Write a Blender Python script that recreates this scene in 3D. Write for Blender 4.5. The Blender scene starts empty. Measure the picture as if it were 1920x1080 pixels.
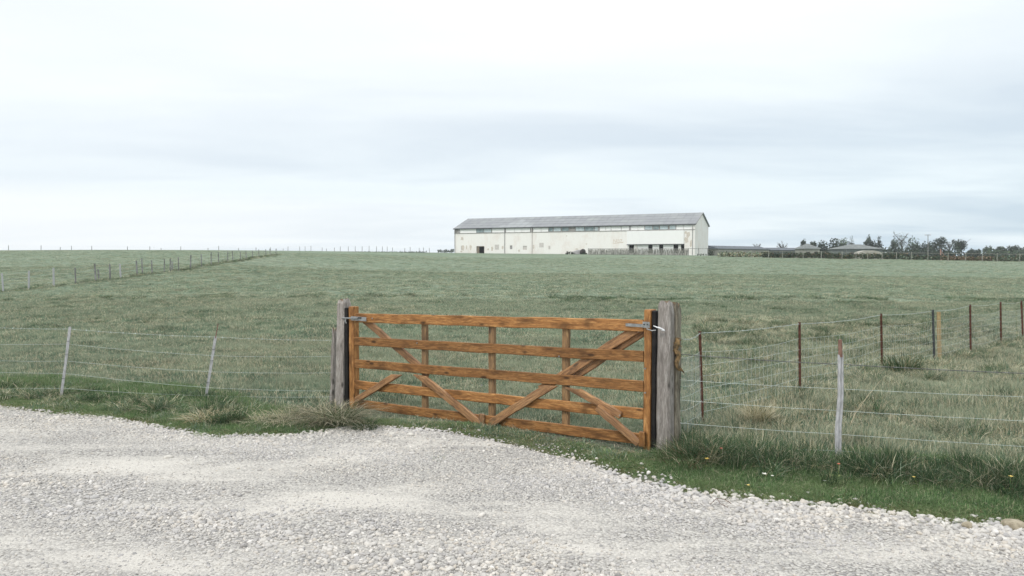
import bpy, math, random
import numpy as np
from mathutils import Vector, Matrix, Euler

R = math.radians
random.seed(7)
rng = np.random.default_rng(7)
sc = bpy.context.scene
COL = sc.collection

# ------------------------------------------------------------------ camera
FPX, CX, CY, YH, CAMZ = 1400.0, 960.0, 540.0, 484.0, 1.78
PITCH = math.atan((CY - YH) / FPX)
cam_d = bpy.data.cameras.new('camera')
cam_d.sensor_width = 36.0
cam_d.lens = FPX / 1920.0 * 36.0
cam_d.clip_start = 0.05
cam_d.clip_end = 9000
cam = bpy.data.objects.new('camera', cam_d)
COL.objects.link(cam)
cam.location = (0, 0, CAMZ)
cam.rotation_euler = (R(90) - PITCH, 0, 0)
sc.camera = cam

# ------------------------------------------------------------------ light
SUN_EL, SUN_AZ = R(52), R(215)          # azimuth clockwise from +Y
sd = bpy.data.lights.new('sun', 'SUN')
sd.energy = 1.5
sd.angle = R(14)
sd.color = (1.0, 0.965, 0.91)
sun = bpy.data.objects.new('sun', sd)
COL.objects.link(sun)
sdir = Vector((math.sin(SUN_AZ) * math.cos(SUN_EL), math.cos(SUN_AZ) * math.cos(SUN_EL), math.sin(SUN_EL)))
sun.rotation_euler = sdir.to_track_quat('Z', 'Y').to_euler()
sun.location = (0, 0, 60)

sc.view_settings.view_transform = 'Standard'
sc.view_settings.look = 'None'
sc.view_settings.gamma = 1
sc.view_settings.exposure = 0.22
sc.view_settings.use_curve_mapping = False

def N(nt, typ, **kw):
    n = nt.nodes.new(typ)
    for k, v in kw.items():
        if k.startswith('i_'):
            n.inputs[k[2:].replace('_', ' ')].default_value = v
        else:
            setattr(n, k, v)
    return n

def ramp(nt, fac, stops, interp='LINEAR'):
    n = nt.nodes.new('ShaderNodeValToRGB')
    cr = n.color_ramp
    cr.interpolation = interp
    while len(cr.elements) < len(stops):
        cr.elements.new(0.5)
    for e, (p, c) in zip(cr.elements, stops):
        e.position = p
        e.color = (c, c, c, 1) if isinstance(c, (int, float)) else (*c, 1)
    nt.links.new(fac, n.inputs[0])
    return n.outputs[0]

def mixc(nt, fac, a, b, blend='MIX'):
    n = nt.nodes.new('ShaderNodeMix')
    n.data_type = 'RGBA'
    n.blend_type = blend
    for sock, v in ((n.inputs[0], fac), (n.inputs[6], a), (n.inputs[7], b)):
        if hasattr(v, 'is_linked'):
            nt.links.new(v, sock)
        elif isinstance(v, (int, float)):
            sock.default_value = v
        else:
            sock.default_value = (*v, 1)
    return n.outputs[2]

def mth(nt, op, a, b=None, clamp=False):
    n = nt.nodes.new('ShaderNodeMath')
    n.operation = op
    n.use_clamp = clamp
    for s, v in ((n.inputs[0], a), (n.inputs[1], b)):
        if v is None: continue
        if hasattr(v, 'is_linked'): nt.links.new(v, s)
        else: s.default_value = v
    return n.outputs[0]

def noise(nt, vec, scale, detail=4, rough=0.55, dist=0.0):
    n = nt.nodes.new('ShaderNodeTexNoise')
    n.inputs['Scale'].default_value = scale
    n.inputs['Detail'].default_value = detail
    n.inputs['Roughness'].default_value = rough
    n.inputs['Distortion'].default_value = dist
    if vec is not None: nt.links.new(vec, n.inputs['Vector'])
    return n.outputs['Fac']

def mapping(nt, vec, scale=(1, 1, 1), loc=(0, 0, 0), rot=(0, 0, 0)):
    n = nt.nodes.new('ShaderNodeMapping')
    n.inputs['Scale'].default_value = scale
    n.inputs['Location'].default_value = loc
    n.inputs['Rotation'].default_value = rot
    nt.links.new(vec, n.inputs['Vector'])
    return n.outputs[0]

# world: thin Nishita daylight under a high, even overcast
w = bpy.data.worlds.new('World')
sc.world = w
w.use_nodes = True
nt = w.node_tree
nt.nodes.clear()
out = nt.nodes.new('ShaderNodeOutputWorld')
bg = nt.nodes.new('ShaderNodeBackground')
sky = nt.nodes.new('ShaderNodeTexSky')
sky.sky_type = 'NISHITA'
sky.sun_disc = False
sky.sun_elevation = SUN_EL
sky.sun_rotation = SUN_AZ
tc = nt.nodes.new('ShaderNodeTexCoord')
sep = nt.nodes.new('ShaderNodeSeparateXYZ')
nt.links.new(tc.outputs['Generated'], sep.inputs[0])
el = sep.outputs[2]
# cloud-deck coordinates: direction projected on to a high layer
zz = mth(nt, 'ADD', mth(nt, 'MAXIMUM', el, 0.0), 0.09)
cmb = nt.nodes.new('ShaderNodeCombineXYZ')
nt.links.new(mth(nt, 'DIVIDE', sep.outputs[0], zz), cmb.inputs[0])
nt.links.new(mth(nt, 'DIVIDE', sep.outputs[1], zz), cmb.inputs[1])
cv = mapping(nt, cmb.outputs[0], (0.36, 0.62, 1), (4.3, 2.2, 0), (0, 0, R(-8)))
n1 = noise(nt, cv, 1.0, 7, 0.52, 0.35)
n2 = noise(nt, mapping(nt, cmb.outputs[0], (0.13, 0.35, 1), (1.7, 5.0, 3)), 1.0, 4, 0.5, 0.2)
nn = mth(nt, 'ADD', mth(nt, 'MULTIPLY', n1, 0.62), mth(nt, 'MULTIPLY', n2, 0.38))
cover = ramp(nt, nn, [(0.42, 0.0), (0.58, 1.0)])
low = ramp(nt, el, [(0.0, (0.55, 0.675, 0.77)), (0.10, (0.57, 0.67, 0.755)), (0.22, (0.67, 0.745, 0.81)), (0.36, (0.82, 0.895, 0.915)), (1.0, (1.25, 1.3, 1.32))])
hi = ramp(nt, el, [(0.0, (0.80, 0.89, 0.94)), (0.08, (0.77, 0.86, 0.905)), (0.22, (0.86, 0.92, 0.945)), (0.36, (0.97, 0.995, 1.0)), (1.0, (1.5, 1.52, 1.52))])
cc = mixc(nt, cover, low, hi)
# western side of the deck is thinner and brighter towards the horizon (photo left)
west = ramp(nt, sep.outputs[0], [(0.25, 1.0), (0.75, 0.0)])
mp = nt.nodes.new('ShaderNodeMapRange')
nt.links.new(sep.outputs[0], mp.inputs[0])
mp.inputs[1].default_value = -0.55; mp.inputs[2].default_value = 0.45
mp.inputs[3].default_value = 1.0; mp.inputs[4].default_value = 0.0
cc = mixc(nt, mth(nt, 'MULTIPLY', mp.outputs[0], 0.42), cc, mixc(nt, ramp(nt, el, [(0.03, 0.0), (0.4, 1.0)]), (0.88, 0.92, 0.955), (1.02, 1.02, 1.02)))
wb = mth(nt, 'MULTIPLY', mp.outputs[0], ramp(nt, mth(nt, 'ADD', el, mth(nt, 'MULTIPLY', n1, 0.04)), [(0.025, 0.55), (0.055, 0.75), (0.085, 0.75), (0.11, 0.0)]))
cc = mixc(nt, wb, cc, (0.93, 0.955, 0.975))
nish = mixc(nt, 1.0, sky.outputs[0], (0.10, 0.10, 0.10), 'MULTIPLY')
fin = mixc(nt, 0.94, nish, cc)
nt.links.new(fin, bg.inputs[0])
bg.inputs[1].default_value = 1.0
nt.links.new(bg.outputs[0], out.inputs[0])

# ------------------------------------------------------------------ geometry of the view, used only to survey real positions
def ray(px, py):
    u = (px - CX) / FPX; v = (CY - py) / FPX
    return Vector((u, math.cos(PITCH) + v * math.sin(PITCH), -math.sin(PITCH) + v * math.cos(PITCH)))
def at(px, py, Y):
    d = ray(px, py)
    return Vector((0, 0, CAMZ)) + d * (Y / d.y)
def on_plane(px, py, z=0.0):
    d = ray(px, py)
    return Vector((0, 0, CAMZ)) + d * ((z - CAMZ) / d.z)

def hsh(ix, iy, seed):
    h = np.sin(ix * 127.1 + iy * 311.7 + seed * 74.7) * 43758.5453
    return h - np.floor(h)
def vnoise(x, y, s, seed=0):
    x = np.asarray(x, float) / s; y = np.asarray(y, float) / s
    ix = np.floor(x); iy = np.floor(y)
    fx = x - ix; fy = y - iy
    fx = fx * fx * (3 - 2 * fx); fy = fy * fy * (3 - 2 * fy)
    a = hsh(ix, iy, seed); b = hsh(ix + 1, iy, seed); c = hsh(ix, iy + 1, seed); d = hsh(ix + 1, iy + 1, seed)
    return (a * (1 - fx) + b * fx) * (1 - fy) + (c * (1 - fx) + d * fx) * fy
def fbm(x, y, s, seed=0, o=3):
    r = 0; a = 1; t = 0
    for k in range(o):
        r = r + a * vnoise(x, y, s / 2 ** k, seed + k * 13); t += a; a *= 0.5
    return r / t

# terrain: thin-plate surface through surveyed heights
cp = []
for (x, y) in [(-12, 0), (-12, 6), (-6, 2), (0, 0), (6, 0), (12, 0), (-9, 9.5), (-5, 9), (-3, 8.5), (0, 7), (2, 6.5), (4, 5.5), (-1, 9.5), (0, 4), (-4, 5), (8, 4)]:
    cp.append((x, y, 0.0))
for (px, py, d) in [(0, 640, 18), (300, 590, 24), (600, 590, 24), (960, 612, 20), (960, 562, 35), (500, 548, 40), (960, 512, 75), (960, 484, 150),
                    (1500, 755, 9.7), (1653, 702, 12.9), (1752, 684, 14.4), (1820, 664, 16.2), (1877, 648, 18.6), (1700, 564, 35), (1900, 560, 38), (1500, 512, 80), (1850, 518, 80),
                    (5, 547, 46), (100, 537, 49), (226, 522, 57), (335, 508, 65), (410, 494, 77), (475, 484, 100), (520, 478, 120),
                    (0, 500, 78), (60, 478, 118), (60, 470, 150), (300, 482, 108), (300, 470, 150), (640, 500, 85), (700, 481, 135), (700, 473.5, 170), (860, 475, 185), (1180, 477, 180),
                    (1330, 480, 158), (1500, 484, 150), (1700, 487, 145), (1920, 490.5, 140), (1500, 500, 105), (1850, 503, 105)]:
    p = at(px, py, d)
    cp.append((p.x, p.y, p.z))
for (x, y, z) in [(-220, 150, 3.3), (-220, 320, 2.6), (-60, 330, 2.7), (0, 330, 2.9), (90, 300, 0.9), (220, 300, 0.8), (60, 235, 1.5), (120, 225, 0.9), (75, 195, 1.2), (220, 140, 0.6), (-120, 60, 0.0), (120, 50, -0.4), (-50, 18, -0.2), (50, 10, -0.4)]:
    cp.append((x, y, z))
cp = np.array(cp)
def tps_k(r2):
    return np.where(r2 > 1e-9, 0.5 * r2 * np.log(np.maximum(r2, 1e-9)), 0)
n_ = len(cp)
d2 = ((cp[:, None, :2] - cp[None, :, :2]) ** 2).sum(-1)
A = np.zeros((n_ + 3, n_ + 3)); A[:n_, :n_] = tps_k(d2) + np.eye(n_) * 0.4
A[:n_, n_] = 1; A[:n_, n_ + 1:] = cp[:, :2]; A[n_, :n_] = 1; A[n_ + 1:, :n_] = cp[:, :2].T
sol = np.linalg.solve(A, np.concatenate([cp[:, 2], [0, 0, 0]]))
def ground(x, y):
    x = np.asarray(x, float); y = np.asarray(y, float)
    xc = np.clip(x, -220, 220); yc = np.clip(y, -2, 330)
    r = sol[n_] + sol[n_ + 1] * xc + sol[n_ + 2] * yc
    for i in range(n_):
        r = r + sol[i] * tps_k((xc - cp[i, 0]) ** 2 + (yc - cp[i, 1]) ** 2)
    far = np.clip((np.hypot(x, y) - 9) / 60, 0, 1)
    r = r + (fbm(x, y, 6.0, 3) - 0.5) * 0.07 * far + (fbm(x, y, 1.3, 5, 2) - 0.5) * 0.05 * np.clip((y - 7.5) / 4, 0, 1)
    near = np.clip((y - 9.5) / 5, 0, 1) + np.clip((np.abs(x) - 9) / 5, 0, 1)
    near = np.clip(near, 0, 1)
    base = near * r
    t_ = np.clip((y - 7.6) / 1.5, 0, 1); base = base - 0.13 * t_ * t_ * (3 - 2 * t_) * np.exp(-((x + 1.6) / 1.3) ** 2) * np.exp(-(np.clip(y - 9.5, 0, 99) / 2.5) ** 2)
    return base

def gz(x, y): return float(ground(x, y))

# road edge, surveyed
ex = np.array([-60, -30, -12, -6.08, -4.49, -2.95, -2.44, -1.95, -1.76, -1.34, -.53, 0, .64, .93, 1.36, 1.89, 2.38, 2.98, 3.37, 6, 12, 60])
ey = np.array([31, 18.5, 11.4, 8.87, 8.28, 7.37, 7.42, 7.60, 7.90, 7.84, 7.45, 7.04, 6.42, 5.95, 5.59, 5.41, 5.21, 4.97, 4.91, 3.8, 1.5, -14])
def edge(x):
    x = np.asarray(x, float)
    return np.interp(x, ex, ey) + (fbm(x, x * 0 + 3.3, 0.5, 21, 3) - 0.5) * 0.16
def vroad(x, y):   # distance in from the straight line of the verge
    return ((8.9 - 0.423 * (x + 6.1)) - y) * 0.921

# ------------------------------------------------------------------ materials
def new_mat(name, rough=0.8, spec=0.3):
    m = bpy.data.materials.new(name)
    m.use_nodes = True
    nt = m.node_tree
    b = nt.nodes['Principled BSDF']
    b.inputs['Roughness'].default_value = rough
    b.inputs['Specular IOR Level'].default_value = spec
    return m, nt, b

def bump(nt, b, h, strength, dist):
    n = nt.nodes.new('ShaderNodeBump')
    n.inputs['Strength'].default_value = strength
    n.inputs['Distance'].default_value = dist
    nt.links.new(h, n.inputs['Height'])
    nt.links.new(n.outputs[0], b.inputs['Normal'])

def simple(name, c1, c2, scale=8, rough=0.8, metal=0.0, stretch=(1, 1, 1), bmp=0.0, bdist=0.01, spec=0.3, lo=0.35, hi=0.65):
    m, nt, b = new_mat(name, rough, spec)
    tc = nt.nodes.new('ShaderNodeTexCoord')
    oi = nt.nodes.new('ShaderNodeObjectInfo')
    add = nt.nodes.new('ShaderNodeVectorMath'); add.operation = 'ADD'
    nt.links.new(tc.outputs['Object'], add.inputs[0])
    cb = nt.nodes.new('ShaderNodeCombineXYZ')
    nt.links.new(mth(nt, 'MULTIPLY', oi.outputs['Random'], 37.0), cb.inputs[0])
    nt.links.new(cb.outputs[0], add.inputs[1])
    v = mapping(nt, add.outputs[0], stretch)
    f = noise(nt, v, scale, 6, 0.6)
    nt.links.new(ramp(nt, f, [(lo, c1), (hi, c2)]), b.inputs['Base Color'])
    b.inputs['Metallic'].default_value = metal
    if bmp: bump(nt, b, f, bmp, bdist)
    return m

def gate_wood(name, dark, mid, light, grey=0.0, blotk=0.75):
    m, nt, b = new_mat(name, 0.62, 0.35)
    tc = nt.nodes.new('ShaderNodeTexCoord'); oi = nt.nodes.new('ShaderNodeObjectInfo')
    cb = nt.nodes.new('ShaderNodeCombineXYZ')
    r = mth(nt, 'MULTIPLY', oi.outputs['Random'], 61.0)
    nt.links.new(r, cb.inputs[0]); nt.links.new(r, cb.inputs[1])
    add = nt.nodes.new('ShaderNodeVectorMath'); add.operation = 'ADD'
    nt.links.new(tc.outputs['Object'], add.inputs[0]); nt.links.new(cb.outputs[0], add.inputs[1])
    g = noise(nt, mapping(nt, add.outputs[0], (1.2, 14, 14)), 3.0, 7, 0.65, 1.2)
    g2 = noise(nt, mapping(nt, add.outputs[0], (4, 42, 42)), 3.0, 5, 0.7, 0.8)
    blot = noise(nt, mapping(nt, add.outputs[0], (1.5, 4, 4)), 2.6, 4, 0.6)
    c = ramp(nt, g, [(0.30, dark), (0.5, mid), (0.70, light)])
    c = mixc(nt, ramp(nt, g2, [(0.40, 0.8), (0.56, 0.0)]), c, dark)
    c = mixc(nt, ramp(nt, blot, [(0.34, blotk), (0.50, 0.0)]), c, tuple(x * 0.6 for x in dark))
    # knots
    vo = nt.nodes.new('ShaderNodeTexVoronoi')
    vo.inputs['Scale'].default_value = 1.0
    nt.links.new(mapping(nt, add.outputs[0], (3.2, 9, 9)), vo.inputs['Vector'])
    kn = ramp(nt, vo.outputs['Distance'], [(0.09, 0.9), (0.17, 0.0)])
    c = mixc(nt, kn, c, tuple(x * 0.35 for x in dark))
    c = mixc(nt, 1.0, c, ramp(nt, oi.outputs['Random'], [(0, 0.74), (1, 1.16)]), 'MULTIPLY')
    if grey: c = mixc(nt, mth(nt, 'MULTIPLY', blot, grey), c, (0.32, 0.30, 0.26))
    nt.links.new(c, b.inputs['Base Color'])
    bump(nt, b, mth(nt, 'ADD', g, mth(nt, 'MULTIPLY', g2, 0.6)), 0.5, 0.004)
    return m

M = {}
M['gate'] = gate_wood('gate_timber', (0.15, 0.065, 0.020), (0.37, 0.172, 0.055), (0.56, 0.31, 0.12))
M['brace'] = gate_wood('brace_timber', (0.14, 0.062, 0.022), (0.36, 0.175, 0.065), (0.54, 0.31, 0.13), 0.2)
M['upright'] = gate_wood('upright_timber', (0.13, 0.068, 0.026), (0.32, 0.175, 0.065), (0.46, 0.30, 0.13), 0.2)
M['black'] = simple('strip_black', (0.006, 0.006, 0.007), (0.02, 0.018, 0.016), 20, 0.6)
M['galv'] = simple('galvanised_steel', (0.24, 0.25, 0.25), (0.42, 0.43, 0.43), 30, 0.4, 0.7)
M['post'] = gate_wood('weathered_post', (0.16, 0.14, 0.125), (0.35, 0.32, 0.295), (0.50, 0.47, 0.44), 0.0, 0.35)
M['post_dark'] = gate_wood('weathered_slab', (0.10, 0.085, 0.06), (0.24, 0.215, 0.165), (0.36, 0.33, 0.27))
M['endgrain'] = simple('post_end', (0.10, 0.07, 0.045), (0.24, 0.18, 0.12), 40, 0.9)
M['rust'] = simple('rusty_iron', (0.05, 0.022, 0.016), (0.14, 0.06, 0.04), 30, 0.85, 0.1, bmp=0.4, bdist=0.002)
M['rust_light'] = simple('light_rust', (0.15, 0.085, 0.065), (0.30, 0.18, 0.14), 30, 0.85, bmp=0.4, bdist=0.002)
M['darksteel'] = simple('dark_steel', (0.03, 0.035, 0.035), (0.07, 0.08, 0.08), 30, 0.7)
M['palewood'] = simple('pale_stake', (0.30, 0.22, 0.11), (0.45, 0.34, 0.18), 12, 0.8, stretch=(6, 6, 1))
M['stake'] = simple('grey_stake', (0.28, 0.285, 0.29), (0.52, 0.52, 0.535), 16, 0.75, stretch=(6, 6, 1), bmp=0.5, bdist=0.004)
M['fieldpost'] = simple('field_post', (0.12, 0.12, 0.11), (0.30, 0.30, 0.30), 3, 0.85)
M['paddock'] = simple('paddock_post', (0.20, 0.20, 0.17), (0.38, 0.38, 0.33), 3, 0.85)
M['wire'] = simple('fence_wire', (0.40, 0.46, 0.44), (0.60, 0.66, 0.64), 30, 0.5, 0.3)
M['barb'] = simple('barbed_wire', (0.07, 0.075, 0.07), (0.22, 0.23, 0.22), 30, 0.6, 0.3)
M['cloth'] = simple('white_cloth', (0.70, 0.70, 0.72), (0.85, 0.85, 0.86), 30, 0.9)
M['bark'] = simple('moss_bark', (0.05, 0.04, 0.025), (0.26, 0.17, 0.08), 25, 0.95, bmp=0.8, bdist=0.01)
M['root'] = simple('dry_root', (0.34, 0.28, 0.18), (0.52, 0.45, 0.32), 20, 0.9)
M['rock'] = simple('brown_rock', (0.20, 0.17, 0.12), (0.42, 0.37, 0.28), 22, 0.9, bmp=0.6, bdist=0.01)
M['stonew'] = simple('pale_stone', (0.38, 0.36, 0.33), (0.60, 0.575, 0.53), 14, 0.85, bmp=0.3, bdist=0.005)
M['petal_y'] = simple('yellow_petal', (0.75, 0.50, 0.08), (0.8, 0.62, 0.2), 9, 0.7)
M['petal_w'] = simple('white_petal', (0.72, 0.70, 0.62), (0.8, 0.8, 0.74), 9, 0.7)
M['petal_r'] = simple('red_petal', (0.55, 0.09, 0.07), (0.7, 0.18, 0.12), 9, 0.7)
M['stem'] = simple('plant_stem', (0.12, 0.17, 0.06), (0.24, 0.28, 0.11), 9, 0.7)

def leafmat(name, rough=0.75, spec=0.25, sat_mix=0.0, grey=(0.2, 0.2, 0.2), trans=0.25, patch=None, pscale=0.8):
    """blade colour comes from the blade's own colour; soil moisture and dryness vary it across the field"""
    m, nt, b = new_mat(name, rough, spec)
    a = nt.nodes.new('ShaderNodeAttribute'); a.attribute_name = 'Col'
    c = a.outputs['Color']
    oi = nt.nodes.new('ShaderNodeObjectInfo')
    ge = nt.nodes.new('ShaderNodeNewGeometry')
    c = mixc(nt, 1.0, c, ramp(nt, oi.outputs['Random'], [(0, 0.60), (1, 1.42)]), 'MULTIPLY')
    if patch:
        f = noise(nt, mapping(nt, ge.outputs['Position'], (0.7, 1, 1)), pscale, 5, 0.62, 0.3)
        c = mixc(nt, ramp(nt, f, [(0.44, 0.0), (0.62, patch[1])]), c, patch[0])
    nt.links.new(c, b.inputs['Base Color'])
    if trans:
        tr = nt.nodes.new('ShaderNodeBsdfTranslucent'); nt.links.new(c, tr.inputs[0])
        mx = nt.nodes.new('ShaderNodeMixShader'); mx.inputs[0].default_value = trans
        nt.links.new(b.outputs[0], mx.inputs[1]); nt.links.new(tr.outputs[0], mx.inputs[2])
        nt.links.new(mx.outputs[0], nt.nodes['Material Output'].inputs[0])
    return m
M['grass_field'] = leafmat('field_grass_blades', trans=0.4, patch=((0.34, 0.385, 0.275), 0.6), pscale=0.75)
M['grass_verge'] = leafmat('verge_grass_blades', trans=0.35, patch=((0.24, 0.30, 0.14), 0.45), pscale=1.6)
M['tussock'] = leafmat('tussock_blades', trans=0.35)
M['foliage'] = leafmat('foliage', trans=0.15)

# ------------------------------------------------------------------ mesh helpers
def mesh_obj(name, verts, faces, mat, parent=None, loc=(0, 0, 0), smooth=False, cols=None, link=True):
    me = bpy.data.meshes.new(name)
    me.from_pydata([tuple(v) for v in verts], [], faces)
    if cols is not None:
        at_ = me.color_attributes.new('Col', 'FLOAT_COLOR', 'POINT')
        arr = np.ones((len(verts), 4), np.float32); arr[:, :3] = np.asarray(cols, np.float32)
        at_.data.foreach_set('color', arr.ravel())
    if mat: me.materials.append(mat)
    if smooth: me.polygons.foreach_set('use_smooth', [True] * len(me.polygons))
    me.update()
    o = bpy.data.objects.new(name, me)
    if link: COL.objects.link(o)
    o.location = loc
    if parent: o.parent = parent
    return o

def tag(o, label=None, cat=None, group=None, kind=None):
    if label: o['label'] = label
    if cat: o['category'] = cat
    if group: o['group'] = group
    if kind: o['kind'] = kind
    return o

def empty(name, loc, label, cat, group=None):
    o = bpy.data.objects.new(name, None)
    o.empty_display_size = 0.2
    COL.objects.link(o)
    o.location = loc
    return tag(o, label, cat, group)

class MB:
    def __init__(s): s.v = []; s.f = []; s.c = []
    def add(s, v, f, col=None):
        k = len(s.v); s.v += [tuple(p) for p in v]; s.f += [tuple(i + k for i in q) for q in f]
        if col is not None: s.c += [col] * len(v)
    def box(s, lo, hi):
        x0, y0, z0 = lo; x1, y1, z1 = hi
        s.add([(x0, y0, z0), (x1, y0, z0), (x1, y1, z0), (x0, y1, z0), (x0, y0, z1), (x1, y0, z1), (x1, y1, z1), (x0, y1, z1)],
              [(0, 3, 2, 1), (4, 5, 6, 7), (0, 1, 5, 4), (1, 2, 6, 5), (2, 3, 7, 6), (3, 0, 4, 7)])
    def tube(s, pts, rad, n=6, cap=True):
        pts = [Vector(p) for p in pts]
        if not hasattr(rad, '__len__'): rad = [rad] * len(pts)
        vs = []
        for i, p in enumerate(pts):
            d = (pts[min(i + 1, len(pts) - 1)] - pts[max(i - 1, 0)]).normalized()
            a = Vector((0, 0, 1)) if abs(d.z) < 0.9 else Vector((1, 0, 0))
            u = d.cross(a).normalized(); w_ = d.cross(u)
            for k in range(n):
                t = 2 * math.pi * k / n
                vs.append(p + (u * math.cos(t) + w_ * math.sin(t)) * rad[i])
        fs = []
        for i in range(len(pts) - 1):
            for k in range(n):
                a0 = i * n + k; a1 = i * n + (k + 1) % n
                fs.append((a0, a1, a1 + n, a0 + n))
        if cap:
            fs.append(tuple(range(n - 1, -1, -1))); fs.append(tuple(range((len(pts) - 1) * n, len(pts) * n)))
        s.add(vs, fs)
    def prism(s, frame, L, w, t):      # oriented box: origin, ex, ey, ez
        o, a, b, c = frame
        v = [o + a * x + b * y + c * z for z in (0, t) for y in (0, w) for x in (0, L)]
        s.add(v, [(0, 2, 3, 1), (4, 5, 7, 6), (0, 1, 5, 4), (1, 3, 7, 5), (3, 2, 6, 7), (2, 0, 4, 6)])
    def obj(s, name, mat, parent=None, loc=(0, 0, 0), smooth=False):
        return mesh_obj(name, s.v, s.f, mat, parent, loc, smooth, s.c if len(s.c) == len(s.v) and s.c else None)

def board(name, p0, p1, w, t, nrm, mat, parent, ploc, segs=8, jit=0.002, cham=0.006, taper=None, skew0=False, skew1=False):
    """timber board from p0 to p1 (centre line), width w across, thickness t along nrm; own local frame along its length"""
    p0 = Vector(p0); p1 = Vector(p1)
    ax = (p1 - p0); L = ax.length; ax.normalize()
    nz = (nrm - ax * nrm.dot(ax)).normalized()
    ay = nz.cross(ax).normalized()
    hw, ht = w / 2, t / 2
    sec = [(-hw + cham, -ht), (hw - cham, -ht), (hw, -ht + cham), (hw, ht - cham), (hw - cham, ht), (-hw + cham, ht), (-hw, ht - cham), (-hw, -ht + cham)]
    vs = []; fs = []
    wob = [(random.uniform(-jit, jit) * 1.5, random.uniform(-jit, jit)) for _ in range(segs + 1)]
    xs = [0, cham] + [L * k / segs for k in range(1, segs)] + [L - cham, L]
    for i, x in enumerate(xs):
        k = 1.0
        if i in (0, len(xs) - 1): k = 1 - cham / hw * 0.8
        if taper: k *= 1 + (taper - 1) * x / L
        wy, wz = wob[min(i, segs)]
        for (y, z) in sec:
            sk = -ay.z / ax.z * y if ((skew0 and i < 2) or (skew1 and i > len(xs) - 3)) else 0.0
            vs.append((x + sk, y * k + wy + random.uniform(-jit, jit) * 0.4, z * k + wz * 0.5))
    n = len(sec)
    for i in range(len(xs) - 1):
        for k in range(n):
            a = i * n + k; b2 = i * n + (k + 1) % n
            fs.append((a, b2, b2 + n, a + n))
    fs.append(tuple(range(n - 1, -1, -1))); fs.append(tuple(range((len(xs) - 1) * n, len(xs) * n)))
    o = mesh_obj(name, vs, fs, mat, parent)
    Mx = Matrix((ax, ay, nz)).transposed().to_4x4()
    Mx.translation = p0 - Vector(ploc)
    o.matrix_local = Mx
    return o

# ------------------------------------------------------------------ ground sheet
def build_terrain():
    def axis(n, lo, hi, near, c=0.0):
        t = np.linspace(-1, 1, n)
        k = 6.2
        a = np.sinh(t * k) / np.sinh(k)
        return c + np.where(a < 0, -a * (lo - c), a * (hi - c))
    xs = axis(361, -2500, 2500, 0)
    ys = np.concatenate([np.linspace(-40, 4, 24)[:-1], 4 + (np.exp(np.linspace(0, 1, 420) * math.log(60)) - 1) / 59 * 340, [420, 600, 900, 1500, 3000]])
    X, Y = np.meshgrid(xs, ys)
    Z = ground(X, Y)
    # set the sheet a little under the road
    Z = Z - 0.02 * (Y < edge(X) - 0.15)
    v = np.stack([X.ravel(), Y.ravel(), Z.ravel()], 1)
    ny, nx = X.shape
    idx = np.arange(ny * nx).reshape(ny, nx)
    f = np.stack([idx[:-1, :-1].ravel(), idx[:-1, 1:].ravel(), idx[1:, 1:].ravel(), idx[1:, :-1].ravel()], 1)
    m, nt, b = new_mat('meadow_ground', 0.95, 0.1)
    tc = nt.nodes.new('ShaderNodeTexCoord')
    P = tc.outputs['Object']
    f1 = noise(nt, mapping(nt, P, (0.7, 1, 1)), 0.75, 5, 0.62, 0.3)
    f2 = noise(nt, mapping(nt, P, (0.7, 1.0, 1)), 4.5, 5, 0.65, 0.4)
    f3 = noise(nt, P, 0.055, 4, 0.55)
    f4 = noise(nt, P, 22, 4, 0.65)
    c = ramp(nt, f2, [(0.34, (0.07, 0.105, 0.07)), (0.49, (0.18, 0.235, 0.17)), (0.66, (0.37, 0.40, 0.31))])
    c = mixc(nt, ramp(nt, f1, [(0.44, 0.0), (0.66, 0.65)]), c, (0.32, 0.37, 0.275))
    c = mixc(nt, ramp(nt, f3, [(0.42, 0.0), (0.62, 0.4)]), c, (0.14, 0.205, 0.13))
    c = mixc(nt, ramp(nt, f4, [(0.35, 0.5), (0.55, 0.0)]), c, (0.09, 0.12, 0.075))
    wa = nt.nodes.new('ShaderNodeAttribute'); wa.attribute_name = 'wear'
    c = mixc(nt, mth(nt, 'MULTIPLY', wa.outputs['Fac'], ramp(nt, f4, [(0.3, 0.5), (0.6, 1.0)])), c, (0.17, 0.145, 0.115))
    nt.links.new(c, b.inputs['Base Color'])
    bump(nt, b, mth(nt, 'ADD', f2, mth(nt, 'MULTIPLY', f4, 0.3)), 0.9, 0.12)
    me = bpy.data.meshes.new('ground')
    me.from_pydata(v.tolist(), [], f.tolist())
    me.polygons.foreach_set('use_smooth', [True] * len(me.polygons))
    me.materials.append(m)
    xx, yy = X.ravel(), Y.ravel()
    gd = np.abs((xx + 1.97) * 0.587 + (yy - 9.2) * 0.81)
    wear = np.exp(-(gd / 0.55) ** 2) * ((xx > -2.4) & (xx < 1.9)) * 0.85
    wear = np.maximum(wear, 0.8 * np.exp(-((yy - np.interp(xx, ex, ey)) / 0.18) ** 2))
    wat = me.attributes.new('wear', 'FLOAT', 'POINT'); wat.data.foreach_set('value', wear.astype(np.float32))
    o = bpy.data.objects.new('ground', me); COL.objects.link(o)
    tag(o, kind='structure')
build_terrain()

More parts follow.
